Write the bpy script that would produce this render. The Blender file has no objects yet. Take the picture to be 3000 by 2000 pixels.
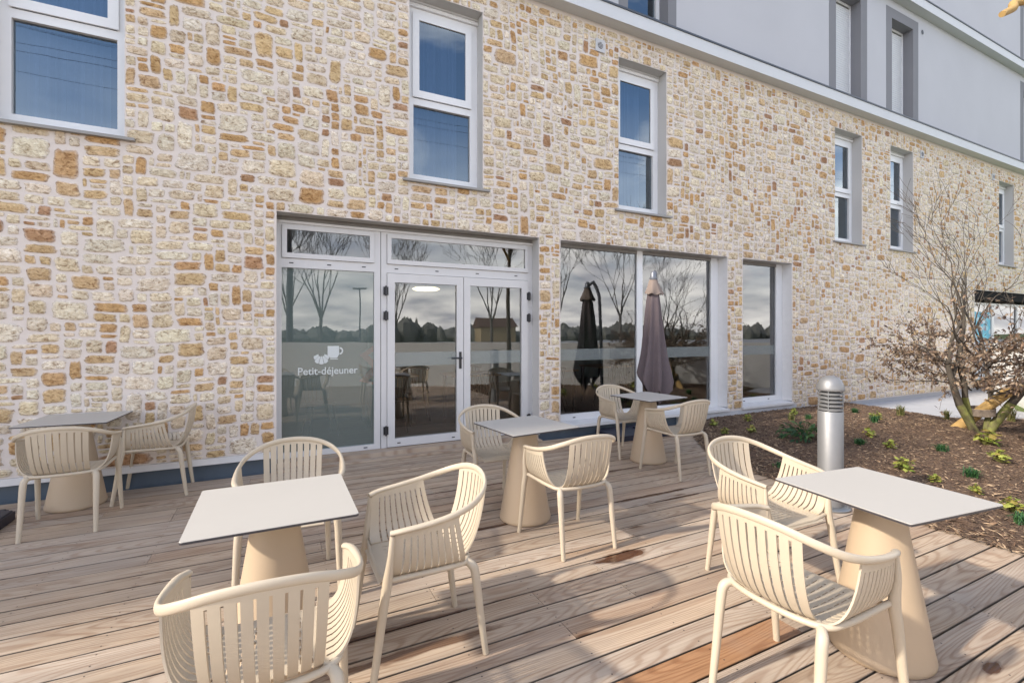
import bpy, bmesh, math, random
import numpy as np
from mathutils import Vector, Matrix
R = math.radians
sc = bpy.context.scene
C = sc.collection

# ------------------------------------------------------------------ camera
cam_d = bpy.data.cameras.new('camera')
cam = bpy.data.objects.new('camera', cam_d); C.objects.link(cam)
cam.location = (0, 0, 1.5)
cam.rotation_euler = (R(90), 0, R(-26.5))
cam_d.sensor_width = 36.0
cam_d.lens = 1390 / 3000 * 36
cam_d.shift_y = -28 / 3000
cam_d.clip_start = 0.05
cam_d.clip_end = 2000
sc.camera = cam

# ------------------------------------------------------------------ light
SUN_EL, SUN_AZ = 33.0, 270.5      # azimuth from +Y clockwise: 270 = from -X
sun_d = bpy.data.lights.new('sun', 'SUN'); sun_d.energy = 2.6; sun_d.angle = R(1.8); sun_d.color = (1.0, 0.91, 0.78)
sun = bpy.data.objects.new('sun', sun_d); C.objects.link(sun)
sdir = Vector((math.sin(R(SUN_AZ)) * math.cos(R(SUN_EL)), math.cos(R(SUN_AZ)) * math.cos(R(SUN_EL)), math.sin(R(SUN_EL))))
sun.rotation_euler = sdir.to_track_quat('Z', 'Y').to_euler()
sun.location = (-20, 0, 20)

world = bpy.data.worlds.new('World'); sc.world = world
world.use_nodes = True
wn = world.node_tree.nodes; wl = world.node_tree.links
bg = wn['Background']; bg.inputs['Strength'].default_value = 0.15
sky = wn.new('ShaderNodeTexSky'); sky.sky_type = 'NISHITA'; sky.sun_disc = False
sky.sun_elevation = R(SUN_EL); sky.sun_rotation = R(SUN_AZ)
sky.air_density = 1.0; sky.dust_density = 1.2; sky.ozone_density = 1.5
tc = wn.new('ShaderNodeTexCoord')
sep = wn.new('ShaderNodeSeparateXYZ'); wl.new(tc.outputs['Generated'], sep.inputs[0])
def wmath(op, a, b=None):
    n = wn.new('ShaderNodeMath'); n.operation = op
    for i, v in enumerate((a, b)):
        if v is None: continue
        if isinstance(v, (int, float)): n.inputs[i].default_value = v
        else: wl.new(v, n.inputs[i])
    return n.outputs[0]
den = wmath('ADD', wmath('MAXIMUM', sep.outputs[2], 0.0), 0.22)
cmb = wn.new('ShaderNodeCombineXYZ')
wl.new(wmath('DIVIDE', sep.outputs[0], den), cmb.inputs[0]); wl.new(wmath('DIVIDE', sep.outputs[1], den), cmb.inputs[1])
cn = wn.new('ShaderNodeTexNoise'); cn.inputs['Scale'].default_value = 1.15; cn.inputs['Detail'].default_value = 7; cn.inputs['Roughness'].default_value = 0.58
cn.inputs['Distortion'].default_value = 0.5
wl.new(cmb.outputs[0], cn.inputs['Vector'])
cr = wn.new('ShaderNodeValToRGB'); cr.color_ramp.elements[0].position = 0.50; cr.color_ramp.elements[1].position = 0.68
wl.new(cn.outputs[0], cr.inputs[0])
# more cloud towards the horizon
hz = wn.new('ShaderNodeMapRange'); wl.new(sep.outputs[2], hz.inputs[0])
hz.inputs[1].default_value = 0.05; hz.inputs[2].default_value = 0.42; hz.inputs[3].default_value = 0.85; hz.inputs[4].default_value = 0.0
cf = wmath('MINIMUM', wmath('ADD', cr.outputs[0], hz.outputs[0]), 0.93)
cn2 = wn.new('ShaderNodeTexNoise'); cn2.inputs['Scale'].default_value = 2.6; cn2.inputs['Detail'].default_value = 5
wl.new(cmb.outputs[0], cn2.inputs['Vector'])
cc = wn.new('ShaderNodeValToRGB')
cc.color_ramp.elements[0].position = 0.3; cc.color_ramp.elements[0].color = (4.8, 4.75, 5.2, 1)
cc.color_ramp.elements[1].position = 0.7; cc.color_ramp.elements[1].color = (13.6, 12.8, 11.7, 1)
wl.new(cn2.outputs[0], cc.inputs[0])
mx = wn.new('ShaderNodeMix'); mx.data_type = 'RGBA'
wl.new(cf, mx.inputs['Factor']); wl.new(sky.outputs[0], mx.inputs['A']); wl.new(cc.outputs[0], mx.inputs['B'])
wl.new(mx.outputs['Result'], bg.inputs['Color'])

sc.view_settings.view_transform = 'Standard'
sc.view_settings.look = 'None'
sc.view_settings.exposure = 1.12
sc.view_settings.gamma = 1.0
sc.view_settings.use_curve_mapping = False
sc.cycles.max_bounces = 8
sc.cycles.transparent_max_bounces = 12
sc.cycles.glossy_bounces = 4
sc.cycles.caustics_reflective = False
sc.cycles.caustics_refractive = False

# ------------------------------------------------------------------ helpers
def group_of(o, label=None, cat=None, group=None, kind=None):
    if label: o['label'] = label
    if cat: o['category'] = cat
    if group: o['group'] = group
    if kind: o['kind'] = kind
    return o

def empty(name, loc=(0, 0, 0), rz=0.0, label=None, cat=None, group=None, parent=None):
    o = bpy.data.objects.new(name, None); C.objects.link(o)
    o.empty_display_size = 0.1
    o.location = loc; o.rotation_euler = (0, 0, rz)
    if parent: o.parent = parent
    return group_of(o, label, cat, group)

def copy_tree(o, parent=None):
    c = o.copy(); C.objects.link(c); c.parent = parent
    for ch in list(o.children): copy_tree(ch, c)
    return c

class MB:
    def __init__(s): s.v = []; s.f = []; s.m = []; s.c = []; s.hascol = False
    def add(s, verts, faces, mi=0, col=None):
        b = len(s.v); s.v.extend([tuple(map(float, p)) for p in verts])
        s.f.extend([tuple(b + i for i in f) for f in faces]); s.m.extend([mi] * len(faces))
        if col is not None: s.hascol = True
        s.c.extend([col if col is not None else (1, 1, 1, 1)] * len(verts))
    def box(s, x0, x1, y0, y1, z0, z1, mi=0, col=None):
        s.add([(x0, y0, z0), (x1, y0, z0), (x1, y1, z0), (x0, y1, z0), (x0, y0, z1), (x1, y0, z1), (x1, y1, z1), (x0, y1, z1)],
              [(0, 3, 2, 1), (4, 5, 6, 7), (0, 1, 5, 4), (1, 2, 6, 5), (2, 3, 7, 6), (3, 0, 4, 7)], mi, col)
    def quad(s, a, b, c, d, mi=0, col=None): s.add([a, b, c, d], [(0, 1, 2, 3)], mi, col)
    def tube(s, pts, rad, n=10, mi=0, col=None, cap=True, ell=None):
        pts = [Vector(p) for p in pts]; k = len(pts)
        if not hasattr(rad, '__len__'): rad = [rad] * k
        t0 = (pts[1] - pts[0]).normalized()
        up = Vector((0, 0, 1)) if abs(t0.z) < 0.9 else Vector((1, 0, 0))
        nrm = (up - t0 * up.dot(t0)).normalized()
        vs = []
        for i in range(k):
            t = (pts[min(i + 1, k - 1)] - pts[max(i - 1, 0)]).normalized()
            if ell is not None:
                nrm = (Vector((0, 0, 1)) - t * t.z).normalized()
            else:
                nrm = (nrm - t * nrm.dot(t)).normalized()
            bi = t.cross(nrm)
            for j in range(n):
                a = 2 * math.pi * j / n
                if ell is not None: p = pts[i] + nrm * math.cos(a) * ell[i][1] + bi * math.sin(a) * ell[i][0]
                else: p = pts[i] + (nrm * math.cos(a) + bi * math.sin(a)) * rad[i]
                vs.append(p)
        fs = []
        for i in range(k - 1):
            for j in range(n):
                a = i * n + j; b = i * n + (j + 1) % n
                fs.append((a, b, b + n, a + n))
        if cap:
            fs.append(tuple(range(n))[::-1]); fs.append(tuple((k - 1) * n + j for j in range(n)))
        s.add(vs, fs, mi, col)
    def lathe(s, prof, n=32, c=(0, 0), mi=0, col=None, cap=True):
        vs = []; fs = []
        for r, z in prof:
            for j in range(n):
                a = 2 * math.pi * j / n; vs.append((c[0] + r * math.cos(a), c[1] + r * math.sin(a), z))
        for i in range(len(prof) - 1):
            for j in range(n):
                a = i * n + j; b = i * n + (j + 1) % n; fs.append((a, b, b + n, a + n))
        if cap:
            fs.append(tuple(range(n))[::-1]); fs.append(tuple((len(prof) - 1) * n + j for j in range(n)))
        s.add(vs, fs, mi, col)
    def grid_solid(s, P, keep, t, mi=0):
        """P [nu,nv,3] -> closed sheet of thickness t (offset along the normal), cells with keep False are holes"""
        P = np.asarray(P, float); nu, nv = P.shape[:2]
        du = np.gradient(P, axis=0); dv = np.gradient(P, axis=1)
        N = np.cross(du, dv); N /= np.maximum(np.linalg.norm(N, axis=2, keepdims=True), 1e-9)
        A = P; B = P - N * t
        idx = lambda i, j, k: (i * nv + j) * 2 + k
        vs = [None] * (nu * nv * 2)
        for i in range(nu):
            for j in range(nv): vs[idx(i, j, 0)] = A[i, j]; vs[idx(i, j, 1)] = B[i, j]
        fs = []
        K = lambda i, j: 0 <= i < nu - 1 and 0 <= j < nv - 1 and keep[i][j]
        for i in range(nu - 1):
            for j in range(nv - 1):
                if not keep[i][j]: continue
                fs.append((idx(i, j, 0), idx(i + 1, j, 0), idx(i + 1, j + 1, 0), idx(i, j + 1, 0)))
                fs.append((idx(i, j, 1), idx(i, j + 1, 1), idx(i + 1, j + 1, 1), idx(i + 1, j, 1)))
                if not K(i - 1, j): fs.append((idx(i, j, 0), idx(i, j + 1, 0), idx(i, j + 1, 1), idx(i, j, 1)))
                if not K(i + 1, j): fs.append((idx(i + 1, j, 0), idx(i + 1, j, 1), idx(i + 1, j + 1, 1), idx(i + 1, j + 1, 0)))
                if not K(i, j - 1): fs.append((idx(i, j, 0), idx(i, j, 1), idx(i + 1, j, 1), idx(i + 1, j, 0)))
                if not K(i, j + 1): fs.append((idx(i, j + 1, 0), idx(i + 1, j + 1, 0), idx(i + 1, j + 1, 1), idx(i, j + 1, 1)))
        used = sorted({q for f in fs for q in f}); mp = {q: i for i, q in enumerate(used)}
        s.add([vs[q] for q in used], [tuple(mp[q] for q in f) for f in fs], mi)
    def build(s, name, mats, parent=None, smooth=None, loc=None):
        me = bpy.data.meshes.new(name); me.from_pydata(s.v, [], s.f); 
        mats = mats if isinstance(mats, (list, tuple)) else [mats]
        for m in mats: me.materials.append(m)
        me.polygons.foreach_set('material_index', s.m)
        if s.hascol:
            a = me.attributes.new('col', 'FLOAT_COLOR', 'POINT')
            a.data.foreach_set('color', np.array(s.c, dtype=np.float32).ravel())
        me.update()
        if smooth is not None:
            me.polygons.foreach_set('use_smooth', [True] * len(s.f)); me.set_sharp_from_angle(angle=R(smooth))
        o = bpy.data.objects.new(name, me); C.objects.link(o)
        if parent: o.parent = parent
        if loc: o.location = loc
        return o

def catmull(pts, n):
    pts = np.array(pts, float); P = np.vstack([2 * pts[0] - pts[1], pts, 2 * pts[-1] - pts[-2]])
    out = []
    for i in range(1, len(P) - 2):
        for k in range(n):
            t = k / n
            out.append(0.5 * ((2 * P[i]) + (-P[i - 1] + P[i + 1]) * t + (2 * P[i - 1] - 5 * P[i] + 4 * P[i + 1] - P[i + 2]) * t * t + (-P[i - 1] + 3 * P[i] - 3 * P[i + 1] + P[i + 2]) * t ** 3))
    out.append(pts[-1]); return np.array(out)

def bez(p0, p1, p2, p3, t):
    p0, p1, p2, p3 = map(np.array, (p0, p1, p2, p3)); u = 1 - t
    return u ** 3 * p0 + 3 * u * u * t * p1 + 3 * u * t * t * p2 + t ** 3 * p3

# ------------------------------------------------------------------ materials
class NT:
    def __init__(s, name):
        s.m = bpy.data.materials.new(name); s.m.use_nodes = True
        s.n = s.m.node_tree.nodes; s.l = s.m.node_tree.links
        s.b = s.n['Principled BSDF']; s.out = s.n['Material Output']
    def node(s, t, **kw):
        n = s.n.new('ShaderNode' + t)
        for k, v in kw.items():
            if k in n.inputs: s.set(n.inputs[k], v)
            else: setattr(n, k, v)
        return n
    def set(s, inp, v):
        if hasattr(v, 'is_output') or isinstance(v, bpy.types.NodeSocket): s.l.new(v, inp)
        else: inp.default_value = v
    def pos(s, scale=(1, 1, 1), off=None):
        t = s.node('TexCoord'); mp = s.node('Mapping'); s.l.new(t.outputs['Object'], mp.inputs[0])
        mp.inputs['Scale'].default_value = scale
        if off is not None: s.set(mp.inputs['Location'], off)
        return mp.outputs[0]
    def noise(s, vec, scale, detail=4, rough=0.55, dist=0.0):
        n = s.node('TexNoise'); s.l.new(vec, n.inputs['Vector'])
        n.inputs['Scale'].default_value = scale; n.inputs['Detail'].default_value = detail; n.inputs['Roughness'].default_value = rough; n.inputs['Distortion'].default_value = dist
        return n.outputs[0]
    def ramp(s, fac, stops):
        r = s.node('ValToRGB'); s.l.new(fac, r.inputs[0]); e = r.color_ramp.elements
        while len(e) < len(stops): e.new(0.5)
        for i, (p, c) in enumerate(stops):
            e[i].position = p; e[i].color = (*c, 1) if len(c) == 3 else c
        return r.outputs[0]
    def mix(s, f, a, b, mode='MIX'):
        m = s.node('Mix'); m.data_type = 'RGBA'; m.blend_type = mode
        s.set(m.inputs['Factor'], f)
        for k, v in (('A', a), ('B', b)):
            if isinstance(v, tuple) and len(v) == 3: v = (*v, 1)
            s.set(m.inputs[k], v)
        return m.outputs['Result']
    def math(s, op, a, b=0.0):
        m = s.node('Math'); m.operation = op; s.set(m.inputs[0], a); s.set(m.inputs[1], b); return m.outputs[0]
    def bump(s, h, strength=0.3, dist=0.01):
        b = s.node('Bump'); s.l.new(h, b.inputs['Height']); b.inputs['Strength'].default_value = strength; b.inputs['Distance'].default_value = dist
        s.l.new(b.outputs[0], s.b.inputs['Normal']); return b
    def base(s, c):
        s.set(s.b.inputs['Base Color'], (*c, 1) if isinstance(c, tuple) and len(c) == 3 else c)
    def attr(s):
        a = s.node('Attribute'); a.attribute_name = 'col'; return a

def simple(name, col, rough=0.5, metal=0.0, var=0.12, vscale=6.0, bump=0.0, bscale=60.0, spec=None):
    k = NT(name); p = k.pos()
    n = k.noise(p, vscale, 4)
    k.base(k.mix(n, tuple(c * (1 - var) for c in col), tuple(min(1, c * (1 + var)) for c in col)))
    k.b.inputs['Metallic'].default_value = metal
    n2 = k.noise(p, vscale * 3, 3)
    mr = k.node('MapRange'); k.l.new(n2, mr.inputs[0]); mr.inputs[3].default_value = max(0.02, rough - 0.08); mr.inputs[4].default_value = min(1, rough + 0.08)
    k.l.new(mr.outputs[0], k.b.inputs['Roughness'])
    if spec is not None: k.b.inputs['Specular IOR Level'].default_value = spec
    if bump > 0: k.bump(k.noise(p, bscale, 3), bump, 0.004)
    return k.m

M = {}
M['chair'] = simple('beige_resin', (0.52, 0.44, 0.335), 0.5, var=0.09, vscale=7, bump=0.12, bscale=420)
M['cone'] = simple('beige_pedestal', (0.48, 0.365, 0.25), 0.5, var=0.05, vscale=4, bump=0.08, bscale=300)
M['top'] = simple('cream_laminate', (0.455, 0.43, 0.395), 0.55, var=0.04, vscale=2.5, spec=0.3)
M['topedge'] = simple('dark_laminate_core', (0.05, 0.045, 0.05), 0.5)
M['white_pvc'] = simple('white_frame', (0.77, 0.77, 0.78), 0.4, var=0.03)
M['grey_alu'] = simple('pale_grey_aluminium', (0.61, 0.60, 0.60), 0.4, var=0.04)
M['render_white'] = simple('pale_render', (0.475, 0.475, 0.50), 0.9, var=0.07, vscale=0.8, bump=0.25, bscale=180)
M['band'] = simple('white_coping', (0.60, 0.61, 0.63), 0.7, var=0.04, vscale=1.5, bump=0.1, bscale=120)
M['dark_line'] = simple('dark_flashing', (0.06, 0.07, 0.09), 0.5)
M['surround'] = simple('grey_surround', (0.20, 0.20, 0.215), 0.85, var=0.05, vscale=1.5, bump=0.15, bscale=150)
M['reveal'] = simple('grey_reveal', (0.50, 0.49, 0.48), 0.8, var=0.05, vscale=1.5, bump=0.15, bscale=120)
M['sill'] = simple('grey_sill', (0.29, 0.28, 0.27), 0.6, var=0.06)
M['shutter'] = simple('white_shutter', (0.62, 0.63, 0.65), 0.5, var=0.03)
M['black'] = simple('black_plastic', (0.02, 0.02, 0.024), 0.4)
M['navy'] = simple('dark_navy_plastic', (0.012, 0.014, 0.03), 0.45, var=0.2)
M['steel'] = simple('brushed_steel', (0.25, 0.25, 0.255), 0.5, metal=0.5, var=0.05, vscale=12)
M['steel_dull'] = simple('dull_steel', (0.30, 0.31, 0.32), 0.42, metal=0.8, var=0.08, vscale=12)
M['pole'] = simple('grey_pole', (0.18, 0.19, 0.22), 0.4, metal=0.5)
M['interior_dark'] = simple('dark_interior', (0.10, 0.11, 0.11), 0.8, var=0.2, vscale=1.0)
M['interior_wall'] = simple('interior_wall', (0.42, 0.44, 0.42), 0.9, var=0.06)
M['interior_floor'] = simple('interior_floor', (0.13, 0.10, 0.08), 0.45, var=0.2, vscale=4)
M['interior_wood'] = simple('dark_wood', (0.06, 0.042, 0.032), 0.5, var=0.2)
M['interior_table'] = simple('light_oak', (0.42, 0.28, 0.16), 0.5, var=0.2)
M['orange'] = simple('orange_panel', (0.75, 0.12, 0.04), 0.6)
M['white_decal'] = simple('white_decal', (0.60, 0.63, 0.63), 0.6, var=0.01)
M['plinth'] = simple('blue_grey_membrane', (0.10, 0.13, 0.17), 0.6, var=0.25, vscale=5, bump=0.2, bscale=40)
M['plaster'] = simple('white_plaster', (0.55, 0.55, 0.57), 0.9, var=0.12, vscale=8, bump=0.3, bscale=60)
M['curtain'] = simple('grey_curtain', (0.32, 0.365, 0.48), 0.9, var=0.05)
M['trim'] = simple('white_trim', (0.70, 0.69, 0.69), 0.5, var=0.08, vscale=10)
M['paving'] = simple('pale_paving', (0.40, 0.41, 0.44), 0.85, var=0.1, vscale=3, bump=0.2, bscale=90)
M['tarmac'] = simple('pale_tarmac', (0.34, 0.34, 0.34), 0.9, var=0.12, vscale=0.3)
M['earth'] = simple('earth', (0.06, 0.045, 0.032), 0.95, var=0.3, vscale=2)
M['grass'] = simple('grass', (0.10, 0.14, 0.035), 0.9, var=0.35, vscale=5, bump=0.6, bscale=80)
M['wall_white'] = simple('white_low_wall', (0.82, 0.82, 0.81), 0.85, var=0.05)
M['cut_wood'] = simple('yellow_wood', (0.42, 0.27, 0.10), 0.8, var=0.3, vscale=14, bump=0.4, bscale=70)
M['cut_end'] = simple('cut_wood_end', (0.62, 0.44, 0.22), 0.8, var=0.2, vscale=20)
M['tie'] = simple('jute_tie', (0.20, 0.16, 0.13), 0.9, var=0.3, vscale=40)
M['bark_dark'] = simple('grey_brown_bark', (0.085, 0.07, 0.055), 0.9, var=0.35, vscale=20, bump=0.5, bscale=60)
M['far_bark'] = simple('far_bark', (0.17, 0.155, 0.14), 0.95)
M['ochre'] = simple('ochre_house', (0.34, 0.26, 0.15), 0.9)
M['roof'] = simple('brown_roof', (0.12, 0.07, 0.05), 0.9)
M['far_green'] = simple('hazy_woods', (0.17, 0.17, 0.15), 0.95, var=0.4, vscale=0.5)  # base colour lightened to stand in for distance haze

# mossy bark on the planted tree
k = NT('mossy_bark'); p = k.pos()
f = k.noise(p, 6, 4); k.base(k.ramp(f, [(0.35, (0.11, 0.085, 0.055)), (0.55, (0.20, 0.21, 0.06)), (0.7, (0.30, 0.30, 0.08))]))
k.b.inputs['Roughness'].default_value = 0.95; k.bump(k.noise(p, 60, 4), 0.5, 0.01); M['moss'] = k.m

def attr_mat(name, rough, varscale=30, var=0.25, bump=0.0, bscale=80, trans=0.0):
    k = NT(name); a = k.attr(); p = k.pos(); n = k.noise(p, varscale, 4)
    d = k.ramp(n, [(0.25, (1 - var,) * 3), (0.75, (1 + var,) * 3)])
    k.base(k.mix(1.0, a.outputs['Color'], d, 'MULTIPLY')); k.b.inputs['Roughness'].default_value = rough
    if bump: k.bump(k.noise(p, bscale, 4), bump, 0.005)
    if trans:
        t = k.node('BsdfTranslucent'); k.l.new(a.outputs['Color'], t.inputs[0])
        ms = k.node('MixShader'); ms.inputs[0].default_value = trans
        k.l.new(k.b.outputs[0], ms.inputs[1]); k.l.new(t.outputs[0], ms.inputs[2]); k.l.new(ms.outputs[0], k.out.inputs[0])
    return k.m
M['leaf'] = attr_mat('leaf', 0.6, trans=0.3)
M['chips'] = attr_mat('bark_chip', 0.9)

# rubble stones (colour of each stone in the attribute)
k = NT('rubble_stone'); a = k.attr(); p = k.pos()
n1 = k.noise(p, 11, 4, 0.6); n2 = k.noise(k.pos((0.75, 1, 1.1)), 34, 3, 0.6, 0.8)
c = k.mix(1.0, a.outputs['Color'], k.ramp(n1, [(0.3, (0.84, 0.80, 0.76)), (0.5, (1, 1, 1)), (0.7, (1.10, 1.12, 1.16))]), 'MULTIPLY')
c = k.mix(1.0, c, k.ramp(n2, [(0.31, (0.48, 0.40, 0.34)), (0.44, (0.90, 0.87, 0.84)), (0.55, (1.03, 1.03, 1.03)), (0.70, (1.18, 1.20, 1.26))]), 'MULTIPLY')  # relief shading put into the colour: hollows darkened, high spots lightened
k.base(c); k.b.inputs['Roughness'].default_value = 0.95; k.b.inputs['Specular IOR Level'].default_value = 0.15
hb = k.math('ADD', k.math('MULTIPLY', n1, 1.0), k.math('MULTIPLY', n2, 0.6)); k.bump(hb, 1.0, 0.035)
M['stone'] = k.m
k = NT('lime_mortar'); p = k.pos()
n1 = k.noise(p, 5, 5); n2 = k.noise(p, 60, 4)
k.base(k.mix(n1, (0.64, 0.57, 0.525), (0.75, 0.675, 0.625))); k.b.inputs['Roughness'].default_value = 0.95; k.b.inputs['Specular IOR Level'].default_value = 0.15
k.bump(k.math('ADD', n1, k.math('MULTIPLY', n2, 0.5)), 0.5, 0.012)
M['mortar'] = k.m

# weathered deck boards: attribute = board tint, alpha = board seed
k = NT('weathered_larch'); a = k.attr()
t = k.node('TexCoord'); sp = k.node('SeparateXYZ'); k.l.new(t.outputs['Object'], sp.inputs[0])
seed = k.math('MULTIPLY', a.outputs['Alpha'], 37.0)
def dvec(sx, sy, so=1.0):
    cb = k.node('CombineXYZ')
    k.l.new(k.math('ADD', k.math('MULTIPLY', sp.outputs[0], sx), k.math('MULTIPLY', seed, so)), cb.inputs[0])
    k.l.new(k.math('ADD', k.math('MULTIPLY', sp.outputs[1], sy), k.math('MULTIPLY', seed, 1.7)), cb.inputs[1])
    k.l.new(seed, cb.inputs[2]); return cb.outputs[0]
warp = k.noise(dvec(0.75, 6.5), 1.0, 0)
ringc = k.math('MULTIPLY', warp, 10.0)
ringc = k.math('ADD', ringc, k.math('MULTIPLY', seed, 3.0))
ring = k.math('SINE', k.math('MULTIPLY', ringc, 12.0))
ring = k.math('MULTIPLY', k.math('ADD', ring, 1.0), 0.5)
fine = k.noise(dvec(2.2, 95.0), 1.0, 4, 0.65)
big = k.noise(dvec(0.9, 9.0, 0.3), 1.0, 4)
blot = k.noise(k.pos((1.1, 1.6, 1)), 1.3, 5, 0.6)
vv = k.node('TexVoronoi'); k.l.new(dvec(1.15, 5.2), vv.inputs['Vector']); vv.inputs['Scale'].default_value = 1.0; vv.inputs['Randomness'].default_value = 0.9
knot = k.ramp(vv.outputs['Distance'], [(0.04, (0.28, 0.20, 0.16)), (0.085, (0.75, 0.7, 0.66)), (0.12, (1, 1, 1))])
c = k.mix(1.0, a.outputs['Color'], k.ramp(ring, [(0.03, (0.80, 0.73, 0.68)), (0.35, (0.98, 0.97, 0.96)), (0.9, (1.04, 1.04, 1.03))]), 'MULTIPLY')
c = k.mix(1.0, c, k.ramp(fine, [(0.3, (0.74, 0.69, 0.65)), (0.48, (1, 1, 1)), (0.72, (1.12, 1.12, 1.12))]), 'MULTIPLY')
c = k.mix(1.0, c, k.ramp(big, [(0.28, (0.74, 0.67, 0.62)), (0.5, (1, 1, 1)), (0.75, (1.16, 1.16, 1.16))]), 'MULTIPLY')
c = k.mix(k.ramp(blot, [(0.42, (0, 0, 0)), (0.62, (0.6, 0.6, 0.6))]), c, k.mix(0.5, c, (0.34, 0.295, 0.255)))
c = k.mix(1.0, c, knot, 'MULTIPLY')
# wet stains: world-space spots (x, y, rx, ry)
wet = None
wobn = k.noise(k.pos((3, 9, 1)), 2.2, 4); wob = k.math('MULTIPLY', k.math('SUBTRACT', wobn, 0.5), 1.5)
for wi, (wx, wy, rx, ry) in enumerate([(2.08, 2.515, 0.22, 0.060), (2.86, 0.94, 0.07, 0.03), (0.62, 2.20, 0.45, 0.035), (1.42, 3.34, 0.40, 0.03), (-0.45, 1.95, 0.8, 0.025), (0.30, 2.41, 0.7, 0.025), (3.2, 4.10, 0.5, 0.03), (0.45, 1.64, 0.6, 0.03), (3.10, 3.33, 0.6, 0.025), (2.05, 4.27, 0.9, 0.025), (3.3, 3.18, .35, .02), (3.6, 2.55, .4, .02)]):
    dx = k.math('DIVIDE', k.math('SUBTRACT', sp.outputs[0], wx), rx); dy = k.math('DIVIDE', k.math('SUBTRACT', sp.outputs[1], wy), ry)
    d = k.math('SQRT', k.math('ADD', k.math('MULTIPLY', dx, dx), k.math('MULTIPLY', dy, dy)))
    m_ = k.node('MapRange'); k.l.new(k.math('ADD', d, wob), m_.inputs[0]); m_.inputs[1].default_value = 0.75; m_.inputs[2].default_value = 1.1; m_.inputs[3].default_value = 1.0 if wi < 2 else 0.8; m_.inputs[4].default_value = 0
    wet = m_.outputs[0] if wet is None else k.math('MAXIMUM', wet, m_.outputs[0])
c = k.mix(wet, c, k.mix(1.0, c, (0.26, 0.145, 0.085), 'MULTIPLY'))
k.base(c)
rg = k.node('MapRange'); k.l.new(wet, rg.inputs[0]); rg.inputs[3].default_value = 0.68; rg.inputs[4].default_value = 0.16; k.l.new(rg.outputs[0], k.b.inputs['Roughness'])
k.b.inputs['Specular IOR Level'].default_value = 0.35
k.bump(k.math('ADD', fine, k.math('MULTIPLY', ring, 0.4)), 0.35, 0.004)
M['deck'] = k.m
M['screw'] = simple('rusty_screw', (0.05, 0.035, 0.03), 0.6)

# mulch base
k = NT('bark_bed'); p = k.pos()
n1 = k.noise(p, 45, 5, 0.7); n2 = k.noise(p, 1.4, 3)
c = k.ramp(n1, [(0.3, (0.030, 0.018, 0.012)), (0.5, (0.13, 0.078, 0.05)), (0.7, (0.30, 0.20, 0.125))])
c = k.mix(k.ramp(n2, [(0.45, (0, 0, 0)), (0.7, (0.5, 0.5, 0.5))]), c, k.mix(1.0, c, (0.9, 0.85, 0.8), 'MULTIPLY'))
k.base(c); k.b.inputs['Roughness'].default_value = 0.95; k.bump(n1, 1.0, 0.03); M['mulch'] = k.m

# window glass: mirror-like over clear
def glass(name, tint, ior, film=0.0, filmcol=(0.45, 0.52, 0.50), gtint=(0.95, 0.97, 1)):
    k = NT(name)
    tr = k.node('BsdfTransparent'); tr.inputs[0].default_value = (*tint, 1)
    gl = k.node('BsdfGlossy'); gl.inputs['Roughness'].default_value = 0.0; gl.inputs[0].default_value = (*gtint, 1)
    nz = k.noise(k.pos(), 1.2, 2); bp = k.node('Bump'); k.l.new(nz, bp.inputs['Height']); bp.inputs['Strength'].default_value = 0.02; bp.inputs['Distance'].default_value = 0.05
    k.l.new(bp.outputs[0], gl.inputs['Normal'])
    fr = k.node('Fresnel'); fr.inputs[0].default_value = ior
    first = tr.outputs[0]
    if film > 0:
        df = k.node('BsdfDiffuse'); df.inputs[0].default_value = (*filmcol, 1)
        m0 = k.node('MixShader'); m0.inputs[0].default_value = film; k.l.new(first, m0.inputs[1]); k.l.new(df.outputs[0], m0.inputs[2]); first = m0.outputs[0]
    ms = k.node('MixShader'); k.l.new(fr.outputs[0], ms.inputs[0]); k.l.new(first, ms.inputs[1]); k.l.new(gl.outputs[0], ms.inputs[2])
    k.l.new(ms.outputs[0], k.out.inputs[0]); return k.m
M['glass'] = glass('window_glass', (0.80, 0.87, 0.85), 2.4)
M['glass_film'] = glass('filmed_glass', (0.66, 0.74, 0.72), 2.05, 0.34, (0.30, 0.385, 0.365))
M['glass_blue'] = glass('upper_glass', (0.60, 0.72, 0.88), 2.8, gtint=(0.78, 0.90, 1.0))
M['frost'] = glass('frosted_band', (0.85, 0.88, 0.87), 1.45, 0.34, (0.50, 0.55, 0.55))
k = NT('lamp_glow'); k.b.inputs['Emission Color'].default_value = (1, 0.78, 0.45, 1); k.b.inputs['Emission Strength'].default_value = 1.4; M['lamp'] = k.m
k = NT('umbrella_cloth'); p = k.pos(); n = k.noise(p, 12, 4); k.base(k.mix(n, (0.10, 0.078, 0.086), (0.13, 0.10, 0.105))); k.b.inputs['Roughness'].default_value = 0.9
k.bump(k.noise(p, 14, 4), 0.25, 0.02); M['cloth'] = k.m
M['cloth_cap'] = simple('tan_cloth', (0.23, 0.18, 0.155), 0.9, var=0.06, bump=0.2, bscale=40)
k = NT('blue_poster'); p = k.pos((3, 1, 3)); v = k.node('TexVoronoi'); k.l.new(p, v.inputs[0]); v.inputs['Scale'].default_value = 3.0
k.base(k.ramp(v.outputs['Color'], [(0.2, (0.05, 0.35, 0.50)), (0.45, (0.10, 0.50, 0.62)), (0.6, (0.55, 0.62, 0.66)), (0.75, (0.06, 0.2, 0.28)), (0.9, (0.5, 0.12, 0.12))])); M['poster'] = k.m

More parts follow.
